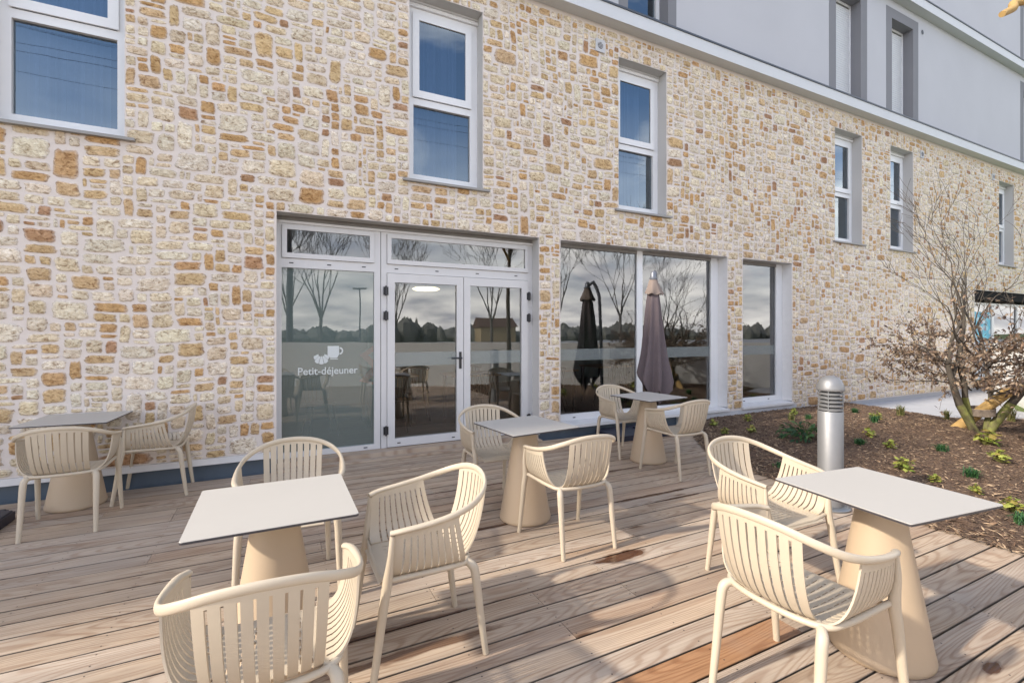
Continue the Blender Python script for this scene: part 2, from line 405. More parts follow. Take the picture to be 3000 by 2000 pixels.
# ------------------------------------------------------------------ ground, deck, bed, paving
WY = 5.70          # face of the stone wall
mb = MB(); mb.quad((-300, -500, -0.16), (500, -500, -0.16), (500, 300, -0.16), (-300, 300, -0.16)); ground = mb.build('ground', M['grass']); ground['kind'] = 'structure'
mb = MB(); mb.quad((-90, -62, -0.152), (150, -62, -0.152), (150, -5.5, -0.152), (-90, -5.5, -0.152)); o = mb.build('car_park', M['tarmac']); o['kind'] = 'structure'

rnd = random.Random(5)
mb = MB()
PITCH = 0.1555; Y0 = 1.6275
def board_col():
    q = rnd.random()
    if q < 0.72: c = np.array((0.445, 0.345, 0.255)) * rnd.uniform(0.86, 1.08)
    elif q < 0.90: c = np.array((0.43, 0.35, 0.28)) * rnd.uniform(0.92, 1.04)
    else: c = np.array((0.415, 0.305, 0.22)) * rnd.uniform(0.9, 1.04)
    return c
JX = [0.805 + 0.517 * i for i in range(-14, 12)]
for r in range(-31, 27):
    y0 = Y0 + r * PITCH + 0.0042; y1 = y0 + PITCH - 0.0084
    if y1 > 5.775: continue
    xe = 4.545 if y0 < 2.9 else 6.6
    cuts = [-6.5]; i = rnd.randint(3, 6)
    while i < len(JX) and JX[i] < xe - 0.5: cuts.append(JX[i]); i += rnd.choice([4, 5, 6, 7, 8])
    if r in (2,): cuts = [-6.5, JX[9] , JX[15], xe]
    cuts = [c for c in cuts if c < xe - 0.1] + [xe]
    for s0, s1 in zip(cuts[:-1], cuts[1:]):
        c = board_col(); seed = rnd.random()
        if r == -1 and s0 < 2.1 < s1: c = np.array((0.36, 0.195, 0.10))
        if r == 0 and s0 < 2.6 < s1 and False: c = np.array((0.4, 0.22, 0.1))
        dz = rnd.uniform(-0.0012, 0.0012); h = 0.002; e = 0.0015
        col = (c[0], c[1], c[2], seed)
        a, b = s0 + e, s1 - e
        prof = [(y0, -0.027), (y0, dz - h), (y0 + 0.0045, dz), (y1 - 0.0045, dz), (y1, dz - h), (y1, -0.027)]
        vs = [(a, y, z) for y, z in prof] + [(b, y, z) for y, z in prof]
        n = 6; fs = [(i, (i + 1) % n, (i + 1) % n + n, i + n)[::-1] for i in range(n)] + [tuple(range(n)), tuple(range(n, 2 * n))[::-1]]
        b0 = len(mb.v); mb.add(vs, fs, 0, col); dk = tuple(0.34 * q for q in col[:3]) + (seed,)
        for q in (0, 1, 4, 5, 6, 7, 10, 11): mb.c[b0 + q] = dk  # side vertices darkened in colour so the gaps read as shaded
        for jx in JX:
            for off in ((-0.02, 0.02) if min(abs(jx - s0), abs(jx - s1)) < 0.02 else (0.0,)):
                sx = jx + off
                if s0 + 0.01 < sx < s1 - 0.01:
                    for sy in (y0 + 0.03, y1 - 0.03):
                        sy += rnd.uniform(-0.006, 0.006); rr = 0.0042
                        mb.add([(sx + rr * math.cos(q * math.pi / 3), sy + rr * math.sin(q * math.pi / 3), dz + 0.0006) for q in range(6)], [tuple(range(6))], 1)
deck = mb.build('wooden_deck', [M['deck'], M['screw']]); deck['kind'] = 'structure'
mb = MB()
for jx in JX:
    if jx < 4.6: mb.box(jx - 0.02, jx + 0.02, -3.3, 5.7, -0.14, -0.0275)
mb.quad((-6.5, -3.3, -0.14), (6.5, -3.3, -0.14), (6.5, 5.9, -0.14), (-6.5, 5.9, -0.14))
o = mb.build('deck_joists', M['earth']); o['kind'] = 'structure'

# planting bed: a low mounded sheet over the edge of the deck
EDGE = [(4.535, -4.0), (4.535, 1.6), (4.545, 2.6), (4.60, 3.35), (4.82, 4.15), (5.34, 4.85), (6.30, 5.62), (6.45, 5.75)]
def edge_x(y):
    for (xa, ya), (xb, yb) in zip(EDGE[:-1], EDGE[1:]):
        if ya <= y <= yb: return xa + (xb - xa) * (y - ya) / (yb - ya)
    return 6.4
FAR = [(11.6, -4.0), (11.6, 3.3), (10.9, 3.55), (10.45, 3.95), (10.55, 4.6), (10.85, 5.75)]
def far_x(y):
    for (xa, ya), (xb, yb) in zip(FAR[:-1], FAR[1:]):
        if ya <= y <= yb: return xa + (xb - xa) * (y - ya) / (yb - ya)
    return 10.8
nr = np.random.RandomState(3)
def bed_z(x, y):
    d = min(1.0, max(0.0, (x - edge_x(y)) / 0.25)); d2 = min(1.0, max(0.0, (far_x(y) - x) / 0.3))
    z = 0.006 + 0.030 * d + 0.02 * math.sin(x * 2.1 + y) * math.sin(y * 1.7) * d + 0.06 * math.exp(-((x - 8.8) ** 2 + (y - 3.1) ** 2) / 0.8)
    z += 0.05 * math.exp(-((x - 7.6) ** 2 + (y - 3.6) ** 2) / 1.6)
    return (z + 0.012) * min(d2, 1) * (0.15 + 0.85 * d) - 0.02 * (1 - d2) + (0.003 if d < 1 else 0)
mb = MB(); NX, NY = 150, 190; vs = []; fs = []
for j in range(NY):
    y = -4.0 + (5.74 + 4.0) * j / (NY - 1); xa, xb = edge_x(y) + 0.02 * nr.randn() * 0.6, far_x(y)
    for i in range(NX):
        u = (i / (NX - 1)) ** 1.3; x = xa + (xb - xa) * u
        vs.append((x, y, max(bed_z(x, y), 0.005 if x < 6.6 and y > 2.8 or x < 4.56 else -9) + 0.006 * nr.randn() * min(1, (x - xa) * 8)))
for j in range(NY - 1):
    for i in range(NX - 1):
        a = j * NX + i; fs.append((a, a + 1, a + NX + 1, a + NX))
mb.add(vs, fs); bed = mb.build('planting_bed', M['mulch'], smooth=60); bed['kind'] = 'structure'

mb = MB(); rnd = random.Random(11)
PAL = [(0.40, 0.28, 0.18), (0.17, 0.10, 0.06), (0.085, 0.05, 0.032), (0.42, 0.30, 0.19), (0.13, 0.085, 0.055), (0.24, 0.15, 0.09), (0.05, 0.03, 0.022)]
for q in range(26000):
    y = rnd.uniform(-0.5, 5.7); e = edge_x(y) - 0.05
    u = rnd.random() ** 1.7; x = e + (far_x(y) - e) * u
    L = rnd.uniform(0.010, 0.044); w_ = rnd.uniform(0.0025, 0.009); a = rnd.uniform(0, 6.28)
    if rnd.random() < 0.01: L *= 1.9; w_ *= 1.8
    z = max(bed_z(x, y), 0.004 if (x < 4.56 or (x < 6.6 and y > 2.8)) else -9) + rnd.uniform(0.003, 0.012)
    d = np.array((math.cos(a), math.sin(a), rnd.uniform(-0.35, 0.35))) * L; s_ = np.array((-math.sin(a), math.cos(a), rnd.uniform(-.4, .4))) * w_
    c0 = np.array((x, y, z)); c = PAL[rnd.randrange(7)]; f_ = rnd.uniform(0.6, 1.1); col = tuple(t * f_ for t in c) + (1,)
    top = c0 + np.array((0, 0, w_ * 0.6))
    mb.add([c0 - d, c0 - s_, c0 + d * rnd.uniform(.6, 1), c0 + s_, top], [(0, 1, 4), (1, 2, 4), (2, 3, 4), (3, 0, 4)], 0, col)
o = mb.build('bark_mulch', M['chips']); o['kind'] = 'stuff'

mb = MB()
mb.add([(10.3, 5.8, -0.045), (10.0, 4.2, -0.045), (10.3, 3.5, -0.045), (11.3, 3.2, -0.045), (12.4, 3.1, -0.045), (13.0, 3.9, -0.045), (15.0, 4.7, -0.045), (19, 5.2, -0.045), (26, 5.8, -0.045)], [(0, 1, 2, 3, 4, 5, 6, 7, 8)][::1])
o = mb.build('paved_path', M['paving']); o['kind'] = 'structure'
mb = MB(); mb.quad((10.9, -6, -0.053), (40, -6, -0.053), (40, 5.8, -0.053), (10.9, 5.8, -0.053)); o = mb.build('lawn', M['grass']); o['kind'] = 'structure'
# ------------------------------------------------------------------ the hotel building
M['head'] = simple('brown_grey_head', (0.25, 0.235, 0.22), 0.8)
M['lintel'] = simple('dark_lintel', (0.02, 0.02, 0.02), 0.95, spec=0.05)
bld = empty('hotel_building', (0, WY, 0), 0, 'long hotel building with rubble stone ground storeys and pale rendered upper floors', 'building')
def bpart(mb, name, mats, parent=None, smooth=None):
    """mesh given in world coordinates, parented under the building (or one of its parts)"""
    off = (0, WY, 0)
    mb.v = [(x - off[0], y - off[1], z - off[2]) for x, y, z in mb.v]
    return mb.build(name, mats, parent or bld, smooth)

XL, XR, ZT = -8.0, 30.0, 6.05
OPEN = [(0.01, 3.258, 0.0, 2.80), (3.608, 7.018, 0.13, 2.80), (7.411, 8.79, 0.13, 2.80), (16.34, 21.5, 0.0, 2.60)]
W1X = [-2.25, 1.453, 4.644, 10.175, 12.27, 17.80]
WW = 0.962
OPEN += [(x, x + WW, 3.345, 5.655) for x in W1X]
OPEN += [(21.2, 21.2 + WW, 3.345, 5.655), (24.5, 24.5 + WW, 3.345, 5.655)]
def base_z(x): return 0.215 if x < 5.9 else (0.12 if x < 8.9 else 0.045)
# mortar sheet with its openings
xs = sorted({XL, XR, 0.0} | {o[0] for o in OPEN} | {o[1] for o in OPEN} | {5.9, 8.9}); zs = sorted({0.045, 0.12, 0.215, ZT} | {o[2] for o in OPEN if o[2] > 0.04} | {o[3] for o in OPEN})
mb = MB(); vid = {}
def V(x, z):
    if (x, z) not in vid: vid[(x, z)] = len(mb.v); mb.v.append((x, WY, z)); mb.c.append((1, 1, 1, 1))
    return vid[(x, z)]
for xa, xb in zip(xs[:-1], xs[1:]):
    for za, zb in zip(zs[:-1], zs[1:]):
        cx, cz = (xa + xb) / 2, (za + zb) / 2
        if cz < base_z(cx) or any(o[0] < cx < o[1] and o[2] < cz < o[3] for o in OPEN): continue
        mb.f.append((V(xa, za), V(xb, za), V(xb, zb), V(xa, zb))); mb.m.append(1)
# stones: random rectangles packed on a 4.2 cm lattice
rnd = random.Random(21); G = 0.050
nx = int((26.0 - (-4.5)) / G); nz = int((ZT - 0.02) / G); X0 = -4.5
occ = np.zeros((nx, nz), bool)
for (a, b, c, d) in OPEN:
    occ[max(0, int(round((a - X0) / G))):int(round((b - X0) / G)), max(0, int(round(c / G))):int(round(d / G))] = True
for i in range(nx): occ[i, :int(math.ceil(base_z(X0 + i * G) / G - 0.3))] = True
def stone_col():
    q = rnd.random()
    if q < 0.42: c = (0.77, 0.675, 0.53)
    elif q < 0.68: c = (0.71, 0.585, 0.41)
    elif q < 0.86: c = (0.62, 0.435, 0.235)
    elif q < 0.97: c = (0.55, 0.33, 0.145)
    else: c = (0.42, 0.235, 0.125)
    c = tuple(0.92 * q_ + 0.08 * m_ for q_, m_ in zip(c, (0.72, 0.64, 0.55))); v = rnd.uniform(0.88, 1.09); w_ = rnd.uniform(0.97, 1.025)
    return (min(.85, c[0] * v), c[1] * v * w_, c[2] * v * w_ * rnd.uniform(.93, 1.04), 1)
def warp(x, y, z):
    d = min([min(max(a - x, x - b, c - z, z - dd), 9) for (a, b, c, dd) in OPEN] + [ZT - z, z - base_z(x)]); f = min(1.0, max(0.0, (d - 0.03) / 0.25))
    return (x + f * (0.013 * math.sin(2.3 * z + 0.9 * x) + 0.008 * math.sin(6.1 * z + 2.2 * x + 1)), y, z + f * (0.014 * math.sin(1.9 * x + 0.7 * z) + 0.008 * math.sin(5.3 * x + 1.7 * z + 2)))
def put_stone(xa, xb, za, zb, far):
    w, h = xb - xa, zb - za
    if w < 0.022 or h < 0.022: return
    cx, cz = (xa + xb) / 2 + rnd.uniform(-.003, .003), (za + zb) / 2 + rnd.uniform(-.003, .003)
    n = 14 if far else 24; hx, hz = w / 2, h / 2
    e = rnd.uniform(4.0, 11.0); ang = rnd.uniform(-0.035, 0.035) if w > 0.1 else rnd.uniform(-0.08, 0.08)
    ph = [rnd.uniform(0, 6.28) for _ in range(3)]; out = []
    tl = rnd.uniform(-.07, .07); 
    for j in range(n):
        a = 2 * math.pi * j / n + 0.13; ca, sa = math.cos(a), math.sin(a)
        rr = (abs(ca) ** e + abs(sa) ** e) ** (-1 / e)
        rr *= 1 - 0.05 - 0.05 * math.sin(2 * a + ph[0]) * 0.8 - 0.03 * math.sin(5 * a + ph[1]) - 0.03 * math.sin(9 * a + ph[2]) - rnd.uniform(0, 0.075)
        px = hx * rr * ca; pz = hz * rr * sa; px *= 1 + tl * pz / hz
        out.append((cx + px * math.cos(ang) - pz * math.sin(ang), cz + px * math.sin(ang) + pz * math.cos(ang)))
    dep = min(0.020, 0.004 + 0.07 * min(w, h) * rnd.uniform(0.55, 1.1)); col = stone_col()
    edgec = tuple(0.12 * c + 0.88 * m for c, m in zip(col[:3], (0.70, 0.635, 0.59))) + (1,)
    vs = [(x, WY + 0.002, z) for x, z in out]; cs = [edgec] * n
    k1 = 0.90
    vs += [(cx + (x - cx) * k1, WY - dep * rnd.uniform(0.45, 0.9), cz + (z - cz) * k1) for x, z in out]; 
    cs += [tuple(0.58 * c + 0.42 * m for c, m in zip(col[:3], edgec[:3])) + (1,)] * n
    k2 = 0.74
    vs += [(cx + (x - cx) * k2 + rnd.uniform(-.003, .003), WY - dep * rnd.uniform(0.75, 1.25), cz + (z - cz) * k2) for x, z in out]; cs += [col] * n
    vs.append((cx, WY - dep * rnd.uniform(0.8, 1.2), cz)); cs.append(col)
    vs = [warp(*v) for v in vs]
    b = len(mb.v); mb.v.extend(vs); mb.c.extend(cs)
    for ring in range(2):
        for j in range(n):
            a, d = ring * n + j, ring * n + (j + 1) % n
            mb.f.append((b + a, b + d, b + d + n, b + a + n)); mb.m.append(0)
    for j in range(n): mb.f.append((b + 2 * n + j, b + 2 * n + (j + 1) % n, b + 3 * n)); mb.m.append(0)
order = [(i, j) for j in range(nz) for i in range(nx)]
SH = [(6, 2), (5, 2), (4, 2), (3, 2), (7, 3), (5, 3), (4, 3), (3, 3), (2, 2), (2, 3), (2, 4), (3, 4), (8, 4), (6, 4), (1, 2), (4, 1), (3, 1), (3, 6), (2, 1), (6, 3), (2, 5), (9, 3), (7, 4)]
WT = [5, 7, 10, 11, 3.5, 5, 5, 5, 11, 4, 2, 1.2, 1.1, 1.3, 6, 4, 5, 0.5, 7, 3, 0.8, 0.9, 0.8]
for (i, j) in order:
    if occ[i, j]: continue
    for t in range(14):
        w, h = rnd.choices(SH, WT)[0] if t < 10 else rnd.choice([(2, 1), (1, 2), (3, 1), (2, 2)])
        if i + w <= nx and j + h <= nz and not occ[i:i + w, j:j + h].any(): break
    else:
        w = h = 1
    # avoid leaving one-cell slivers on the right
    if i + w + 1 < nx and not occ[i + w, j] and occ[i + w + 1, j] and not occ[i + w:i + w + 1, j:j + h].any(): w += 1
    occ[i:i + w, j:j + h] = True
    if w * h == 1 and rnd.random() < 0.6: continue
    g = rnd.uniform(0.001, 0.008)
    xa, xb, za, zb = X0 + i * G + g, X0 + (i + w) * G - g, j * G + g, (j + h) * G - g
    for (a, b, c, d) in OPEN:
        if xa < b - 0.002 and xb > a + 0.002 and za < d - 0.002 and zb > c + 0.002:
            px = min(xb - a, b - xa); pz = min(zb - c, d - za)
            if px < pz:
                if xb - a < b - xa: xb = a - 0.003
                else: xa = b + 0.003
            else:
                if zb - c < d - za: zb = c - 0.003
                else: za = d + 0.003
    zb = min(zb, ZT - 0.003); za = max(za, base_z((xa + xb) / 2) + 0.003)
    put_stone(xa, xb, za, zb, xa > 9)
mb.hascol = True
bpart(mb, 'stone_wall', [M['stone'], M['mortar']], smooth=70)

# plinth, starter strip, sills of the shop windows
mb = MB()
mb.box(XL, -0.02, WY + 0.08, WY + 0.2, -0.15, 0.150); mb.box(3.27, 5.9, WY + 0.08, WY + 0.2, -0.15, 0.128)
for x in (-3.1, -0.66, 4.62): mb.box(x - 0.012, x + 0.012, WY + 0.074, WY + 0.08, -0.1, 0.12)
bpart(mb, 'plinth', M['plinth'])
mb = MB(); mb.box(XL, 0.005, WY - 0.014, WY + 0.1, 0.150, 0.213); mb.box(3.262, 3.602, WY - 0.012, WY + 0.1, 0.128, 0.205)
bpart(mb, 'base_strip', M['trim'])
mb = MB(); mb.box(5.9, 9.2, WY - 0.006, WY + 0.1, -0.15, 0.118); bpart(mb, 'white_plinth', M['plaster'])
mb = MB(); mb.box(9.2, XR, WY + 0.004, WY + 0.1, -0.15, 0.044); bpart(mb, 'concrete_plinth', M['paving'])
mb = MB(); mb.box(0.012, 3.256, WY + 0.012, WY + 0.20, -0.1, 0.078); mb.box(0.012, 3.256, WY - 0.10, WY + 0.008, 0.004, 0.030, 0); 
mb.c = [(0.42, 0.33, 0.25, 0.3)] * len(mb.v); mb.hascol = True
bpart(mb, 'wooden_threshold', M['deck'])

# cornices and upper storeys
for nm, z0, z1 in (('cornice', 6.05, 6.245), ('cornice', 8.905, 9.105)):
    mb = MB(); mb.box(XL, XR, WY - 0.185, WY + 0.02, z0, z1, 0)
    o = bpart(mb, nm, [M['band']])
    mb = MB(); mb.box(XL, XR, WY - 0.20, WY + 0.0, z1, z1 + 0.028, 0); bpart(mb, 'flashing', M['dark_line'], o)
U = [(4.641, 5.82, 6.273, 8.73), (9.971, 11.335, 6.273, 8.73), (12.089, 13.472, 6.273, 8.73), (19.205, 20.6, 6.273, 8.73), (0.9, 2.3, 6.273, 8.73)]
U3 = [(19.205, 20.6, 9.133, 11.6), (12.089, 13.472, 9.133, 11.6)]
def sheet(x0, x1, z0, z1, holes, y):
    xs = sorted({x0, x1} | {h[0] for h in holes} | {h[1] for h in holes}); zs = sorted({z0, z1} | {h[2] for h in holes} | {h[3] for h in holes}); mb = MB(); vid = {}
    def V(x, z):
        if (x, z) not in vid: vid[(x, z)] = len(mb.v); mb.v.append((x, y, z)); mb.c.append((1, 1, 1, 1))
        return vid[(x, z)]
    for xa, xb in zip(xs[:-1], xs[1:]):
        for za, zb in zip(zs[:-1], zs[1:]):
            if any(h[0] <= (xa + xb) / 2 <= h[1] and h[2] <= (za + zb) / 2 <= h[3] for h in holes): continue
            mb.f.append((V(xa, za), V(xb, za), V(xb, zb), V(xa, zb))); mb.m.append(0)
    return mb
bpart(sheet(XL, XR, 6.273, 8.905, U, WY), 'rendered_wall', M['render_white'])
bpart(sheet(XL, XR, 9.133, 13.0, U3, WY), 'top_storey_wall', M['render_white'])
mb = MB(); mb.box(XL, XR, WY + 0.4, WY + 14, 12.98, 13.3); bpart(mb, 'roof', M['band'])
mb = MB(); mb.box(XL, XL + 0.2, WY + 0.01, WY + 14, -0.1, 12.9); mb.box(XR - 0.2, XR, WY + 0.01, WY + 14, -0.1, 12.9); mb.box(XL + .2, XR - .2, WY + 13.8, WY + 14, -.1, 12.9); bpart(mb, 'end_wall', M['render_white'])
# unseen block far left, added to shade the wall side of the terrace
mb = MB(); mb.box(-19.0, -15.0, 3.30, 20, -0.16, 14.2); mb.box(-19.1, -14.9, 3.2, 20.1, 14.2, 14.5); bpart(mb, 'shade_block', M['render_white'])

def bars(mb, x0, x1, z0, z1, l, r, b, t, ya, yb):
    """rectangular frame of four butted bars"""
    mb.box(x0, x0 + l, ya, yb, z0, z1); mb.box(x1 - r, x1, ya, yb, z0, z1)
    mb.box(x0 + l, x1 - r, ya, yb, z0, z0 + b); mb.box(x0 + l, x1 - r, ya, yb, z1 - t, z1)
def pane(x0, x1, z0, z1, y, mat, parent, name='glass_pane'):
    mb = MB(); mb.quad((x0, y, z0), (x1, y, z0), (x1, y, z1), (x0, y, z1)); return bpart(mb, name, mat, parent)
def reveal(x0, x1, z0, z1, y1, parent, mat='reveal', y0=None, bottom=False, name='reveal'):
    y0 = WY + 0.003 if y0 is None else y0; mb = MB(); t = 0.02
    mb.box(x0 - t, x0, y0, y1, z0, z1); mb.box(x1, x1 + t, y0, y1, z0, z1); mb.box(x0 - t, x1 + t, y0, y1, z1, z1 + t)
    if bottom: mb.box(x0 - t, x1 + t, y0, y1, z0 - t, z0)
    return bpart(mb, name, M[mat], parent)

# first-floor windows
nb = 0
for x0 in W1X:
    x1 = x0 + WW; z0, z1 = 3.345, 5.655
    mb = MB(); ya, yb = WY + 0.195, WY + 0.25
    mb.box(x0, x0 + 0.10, ya, yb, z0, 5.575); mb.box(x1 - 0.10, x1, ya, yb, z0, 5.575)
    mb.box(x0 + 0.10, x1 - 0.10, ya, yb, z0, 3.485); mb.box(x0 + 0.10, x1 - 0.10, ya, yb, 4.36, 4.445); mb.box(x0 + 0.10, x1 - 0.10, ya, yb, 5.50, 5.575)
    fr = bpart(mb, 'window', M['white_pvc'])
    mb = MB(); bars(mb, x0 + 0.085, x1 - 0.085, 4.452, 5.51, 0.085, 0.085, 0.09, 0.085, ya - 0.022, ya - 0.002); bpart(mb, 'sash', M['white_pvc'], fr)
    mb = MB(); mb.box(x0, x1, ya - 0.03, yb, 5.578, 5.622); mb.box(x0, x1, ya - 0.012, yb, 5.622, 5.631, 1); mb.box(x0, x1, ya - 0.03, yb, 5.631, z1)
    bpart(mb, 'blind_box', [M['white_pvc'], M['dark_line']], fr)
    pane(x0 + 0.10, x1 - 0.10, 3.485, 4.36, WY + 0.235, M['glass_blue'], fr); pane(x0 + 0.17, x1 - 0.17, 4.54, 5.425, WY + 0.19, M['glass_blue'], fr)
    reveal(x0, x1, z0, z1, WY + 0.26, fr)
    mb = MB(); mb.add([(x0 - 0.085, WY - 0.055, 3.318), (x1 + 0.085, WY - 0.055, 3.318), (x1 + 0.085, WY + 0.194, 3.318), (x0 - 0.085, WY + 0.194, 3.318), (x0 - 0.085, WY - 0.055, 3.345), (x1 + 0.085, WY - 0.055, 3.345), (x1 + 0.085, WY + 0.194, 3.368), (x0 - 0.085, WY + 0.194, 3.368)],
                      [(0, 3, 2, 1), (4, 5, 6, 7), (0, 1, 5, 4), (1, 2, 6, 5), (2, 3, 7, 6), (3, 0, 4, 7)]); bpart(mb, 'window_sill', M['sill'], fr)
    # curtain folds
    mb = MB(); n = 70; wv = random.Random(int(x0 * 10) + 7); ph = wv.uniform(0, 6)
    for xa, xb in ((x0 + 0.02, x0 + (0.78 if x0 < 9 else 0.5) * WW),):
        vs = []; fs = []
        for i in range(n):
            x = xa + (xb - xa) * i / (n - 1); y = WY + 0.42 + 0.028 * math.sin(i * 0.95 + ph) + 0.012 * math.sin(i * 2.3)
            vs += [(x, y, 3.3), (x, y + 0.008, 5.7)]
            if i: b = 2 * i; fs.append((b - 2, b, b + 1, b - 1))
        mb.add(vs, fs)
    bpart(mb, 'curtain', M['curtain'], fr, smooth=80)
mb = MB(); mb.box(XL + .3, XR - .3, WY + 0.9, WY + 0.95, 3.0, 12.0); mb.box(XL + .3, XR - .3, WY + 0.262, WY + 0.9, 3.14, 3.2); mb.box(XL + .3, XR - .3, WY + 0.262, WY + 0.9, 5.85, 5.9); bpart(mb, 'upper_rooms', M['interior_dark'])

# upper-storey openings with grey surrounds
for q, (x0, x1, z0, z1) in enumerate(U + U3):
    mb = MB(); w_ = 0.235 if x0 != 4.641 else 0.18
    bx0, bx1 = x0 + w_, x1 - w_; zt = z1 - 0.22
    ya, yb = WY - 0.003, WY + 0.02
    mb.box(x0, bx0, ya, yb, z0, z1); mb.box(bx1, x1, ya, yb, z0, z1); mb.box(bx0, bx1, ya, yb, zt, z1)
    su = bpart(mb, 'shuttered_window' if q not in (0, 4) else 'window', M['surround'])
    mb = MB(); t = 0.02
    mb.box(bx0 - t, bx0, yb, WY + 0.26, z0, zt + t); mb.box(bx1, bx1 + t, yb, WY + 0.26, z0, zt + t); mb.box(bx0, bx1, yb, WY + 0.26, zt, zt + t); bpart(mb, 'reveal', M['surround'], su)
    if q in (0, 4):
        mb = MB(); bars(mb, bx0, bx1, z0, zt, 0.07, 0.07, 0.10, 0.08, WY + 0.19, WY + 0.25); bpart(mb, 'window_frame', M['white_pvc'], su)
        pane(bx0 + 0.07, bx1 - 0.07, z0 + 0.10, zt - 0.08, WY + 0.23, M['glass_blue'], su)
    else:
        mb = MB(); n = int((zt - z0 - 0.06) / 0.048); vs = []; fs = []
        for i in range(n):
            za = z0 + i * 0.048
            for yy, zz in ((WY + 0.214, za + 0.002), (WY + 0.207, za + 0.012), (WY + 0.207, za + 0.036), (WY + 0.214, za + 0.046)):
                vs += [(bx0 + 0.03, yy, zz), (bx1 - 0.03, yy, zz)]
        for i in range(len(vs) // 2 - 1): fs.append((2 * i, 2 * i + 1, 2 * i + 3, 2 * i + 2))
        mb.add(vs, fs); bpart(mb, 'roller_shutter', M['shutter'], su)
        mb = MB(); mb.box(bx0, bx0 + 0.03, WY + 0.195, WY + 0.25, z0, zt - 0.05); mb.box(bx1 - 0.03, bx1, WY + 0.195, WY + 0.25, z0, zt - 0.05); mb.box(bx0, bx1, WY + 0.195, WY + 0.25, zt - 0.05, zt)
        bpart(mb, 'shutter_guide', M['white_pvc'], su)
# vents
for (x, z, big) in ((4.285, 5.715, True), (13.613, 5.673, False), (17.407, 5.694, False), (13.66, 8.56, False)):
    mb = MB(); s_ = 0.062 if big else 0.055; y = WY - 0.026 if z < 6 else WY - 0.004
    if z < 6: mb.box(x - s_ - .02, x + s_ + .02, y, WY, z - s_ - .03, z + s_ + .03, 0)
    n = 24; r = s_ * 0.78 if big else s_
    mb.add([(x + r * math.cos(2 * math.pi * j / n), y - 0.002, z + r * math.sin(2 * math.pi * j / n)) for j in range(n)], [tuple(range(n))[::-1]], 1)
    if big:
        for q in range(4):
            zz = z - 0.03 + q * 0.02; h = math.sqrt(r * r - (zz - z) ** 2) * 0.95; mb.box(x - h, x + h, y - 0.007, y - 0.003, zz - 0.0035, zz + 0.0035, 2)
    bpart(mb, 'vent_grille', [M['plaster'], M['black'], M['grey_alu']])

# ---- glazed breakfast-room entrance
YF = WY + 0.195
mb = MB(); ya, yb = YF, YF + 0.06
mb.box(0.012, 0.062, ya, yb, 0.08, 2.72); mb.box(1.072, 1.146, ya, yb, 0.08, 2.72); mb.box(1.154, 1.222, ya, yb, 0.08, 2.72); mb.box(3.19, 3.256, ya, yb, 0.08, 2.72)
for (a, b) in ((0.062, 1.072), (1.222, 3.19)):
    mb.box(a, b, ya, yb, 2.225, 2.33); mb.box(a, b, ya, yb, 2.70, 2.72)
mb.box(0.062, 1.072, ya, yb, 0.08, 0.14)
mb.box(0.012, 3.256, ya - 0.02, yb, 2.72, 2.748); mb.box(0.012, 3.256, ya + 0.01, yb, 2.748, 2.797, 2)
mb.box(1.146, 1.154, ya + 0.02, yb, 0.08, 2.72, 1)
for x in (0.16, 0.56, 0.95, 1.34, 1.86, 2.42, 3.0): mb.box(x - 0.022, x + 0.022, ya - 0.003, ya, 2.272, 2.284, 1)
for x in (0.45, 0.97): mb.box(x - 0.022, x + 0.022, ya - 0.003, ya, 0.104, 0.116, 1)
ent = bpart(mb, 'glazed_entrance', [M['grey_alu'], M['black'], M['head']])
for (a, b) in ((0.062, 1.072), (1.222, 3.19)):
    mb = MB(); bars(mb, a + 0.004, b - 0.004, 2.334, 2.697, 0.05, 0.05, 0.055, 0.045, ya - 0.02, ya + 0.03); bpart(mb, 'transom_sash', M['grey_alu'], ent)
    pane(a + 0.054, b - 0.054, 2.389, 2.652, ya - 0.0, M['glass'], ent)
pane(0.062, 1.072, 0.14, 2.225, ya + 0.03, M['glass_film'], ent)
reveal(0.012, 3.256, 0.08, 2.80, YF + 0.07, ent, name='reveal')
for (a, b, hinge, hand) in ((1.226, 2.214, 1.207, True), (2.222, 3.186, 3.19, False)):
    mb = MB(); bars(mb, a, b, 0.088, 2.218, 0.090, 0.090 if hand else 0.105, 0.10, 0.108, ya - 0.022, ya + 0.04)
    for x in (a + 0.14, b - 0.14): mb.box(x - 0.02, x + 0.02, ya - 0.025, ya - 0.022, 0.125, 0.137, 1)
    lf = bpart(mb, 'door_leaf', [M['grey_alu'], M['black']])
    pane(a + 0.09, b - (0.09 if hand else .105), 0.188, 2.11, ya + 0.01, M['glass'], lf)
    pane(a + 0.09, b - (0.09 if hand else .105), 1.075, 1.245, ya + 0.004, M['frost'], lf, 'frosted_band')
    for z in (2.0, 1.697, 0.294):
        mb = MB(); mb.tube([(hinge, ya - 0.035, z - 0.06), (hinge, ya - 0.035, z + 0.06)], 0.013, 8); mb.box(hinge - 0.03, hinge + 0.03, ya - 0.027, ya - 0.0225, z - 0.05, z + 0.05); bpart(mb, 'hinge', M['black'], lf, 40)
    if hand:
        mb = MB(); hx = b - 0.045; y = ya - 0.022
        mb.box(hx - 0.016, hx + 0.016, y - 0.01, y - 0.0005, 1.02, 1.24)
        mb.tube([(hx, y - 0.01, 1.16), (hx, y - 0.05, 1.16)], 0.011, 8); mb.tube([(hx + 0.008, y - 0.05, 1.16), (hx - 0.06, y - 0.052, 1.16), (hx - 0.135, y - 0.045, 1.158)], [0.012, 0.011, 0.009], 8)
        bpart(mb, 'handle', M['black'], lf, 40)
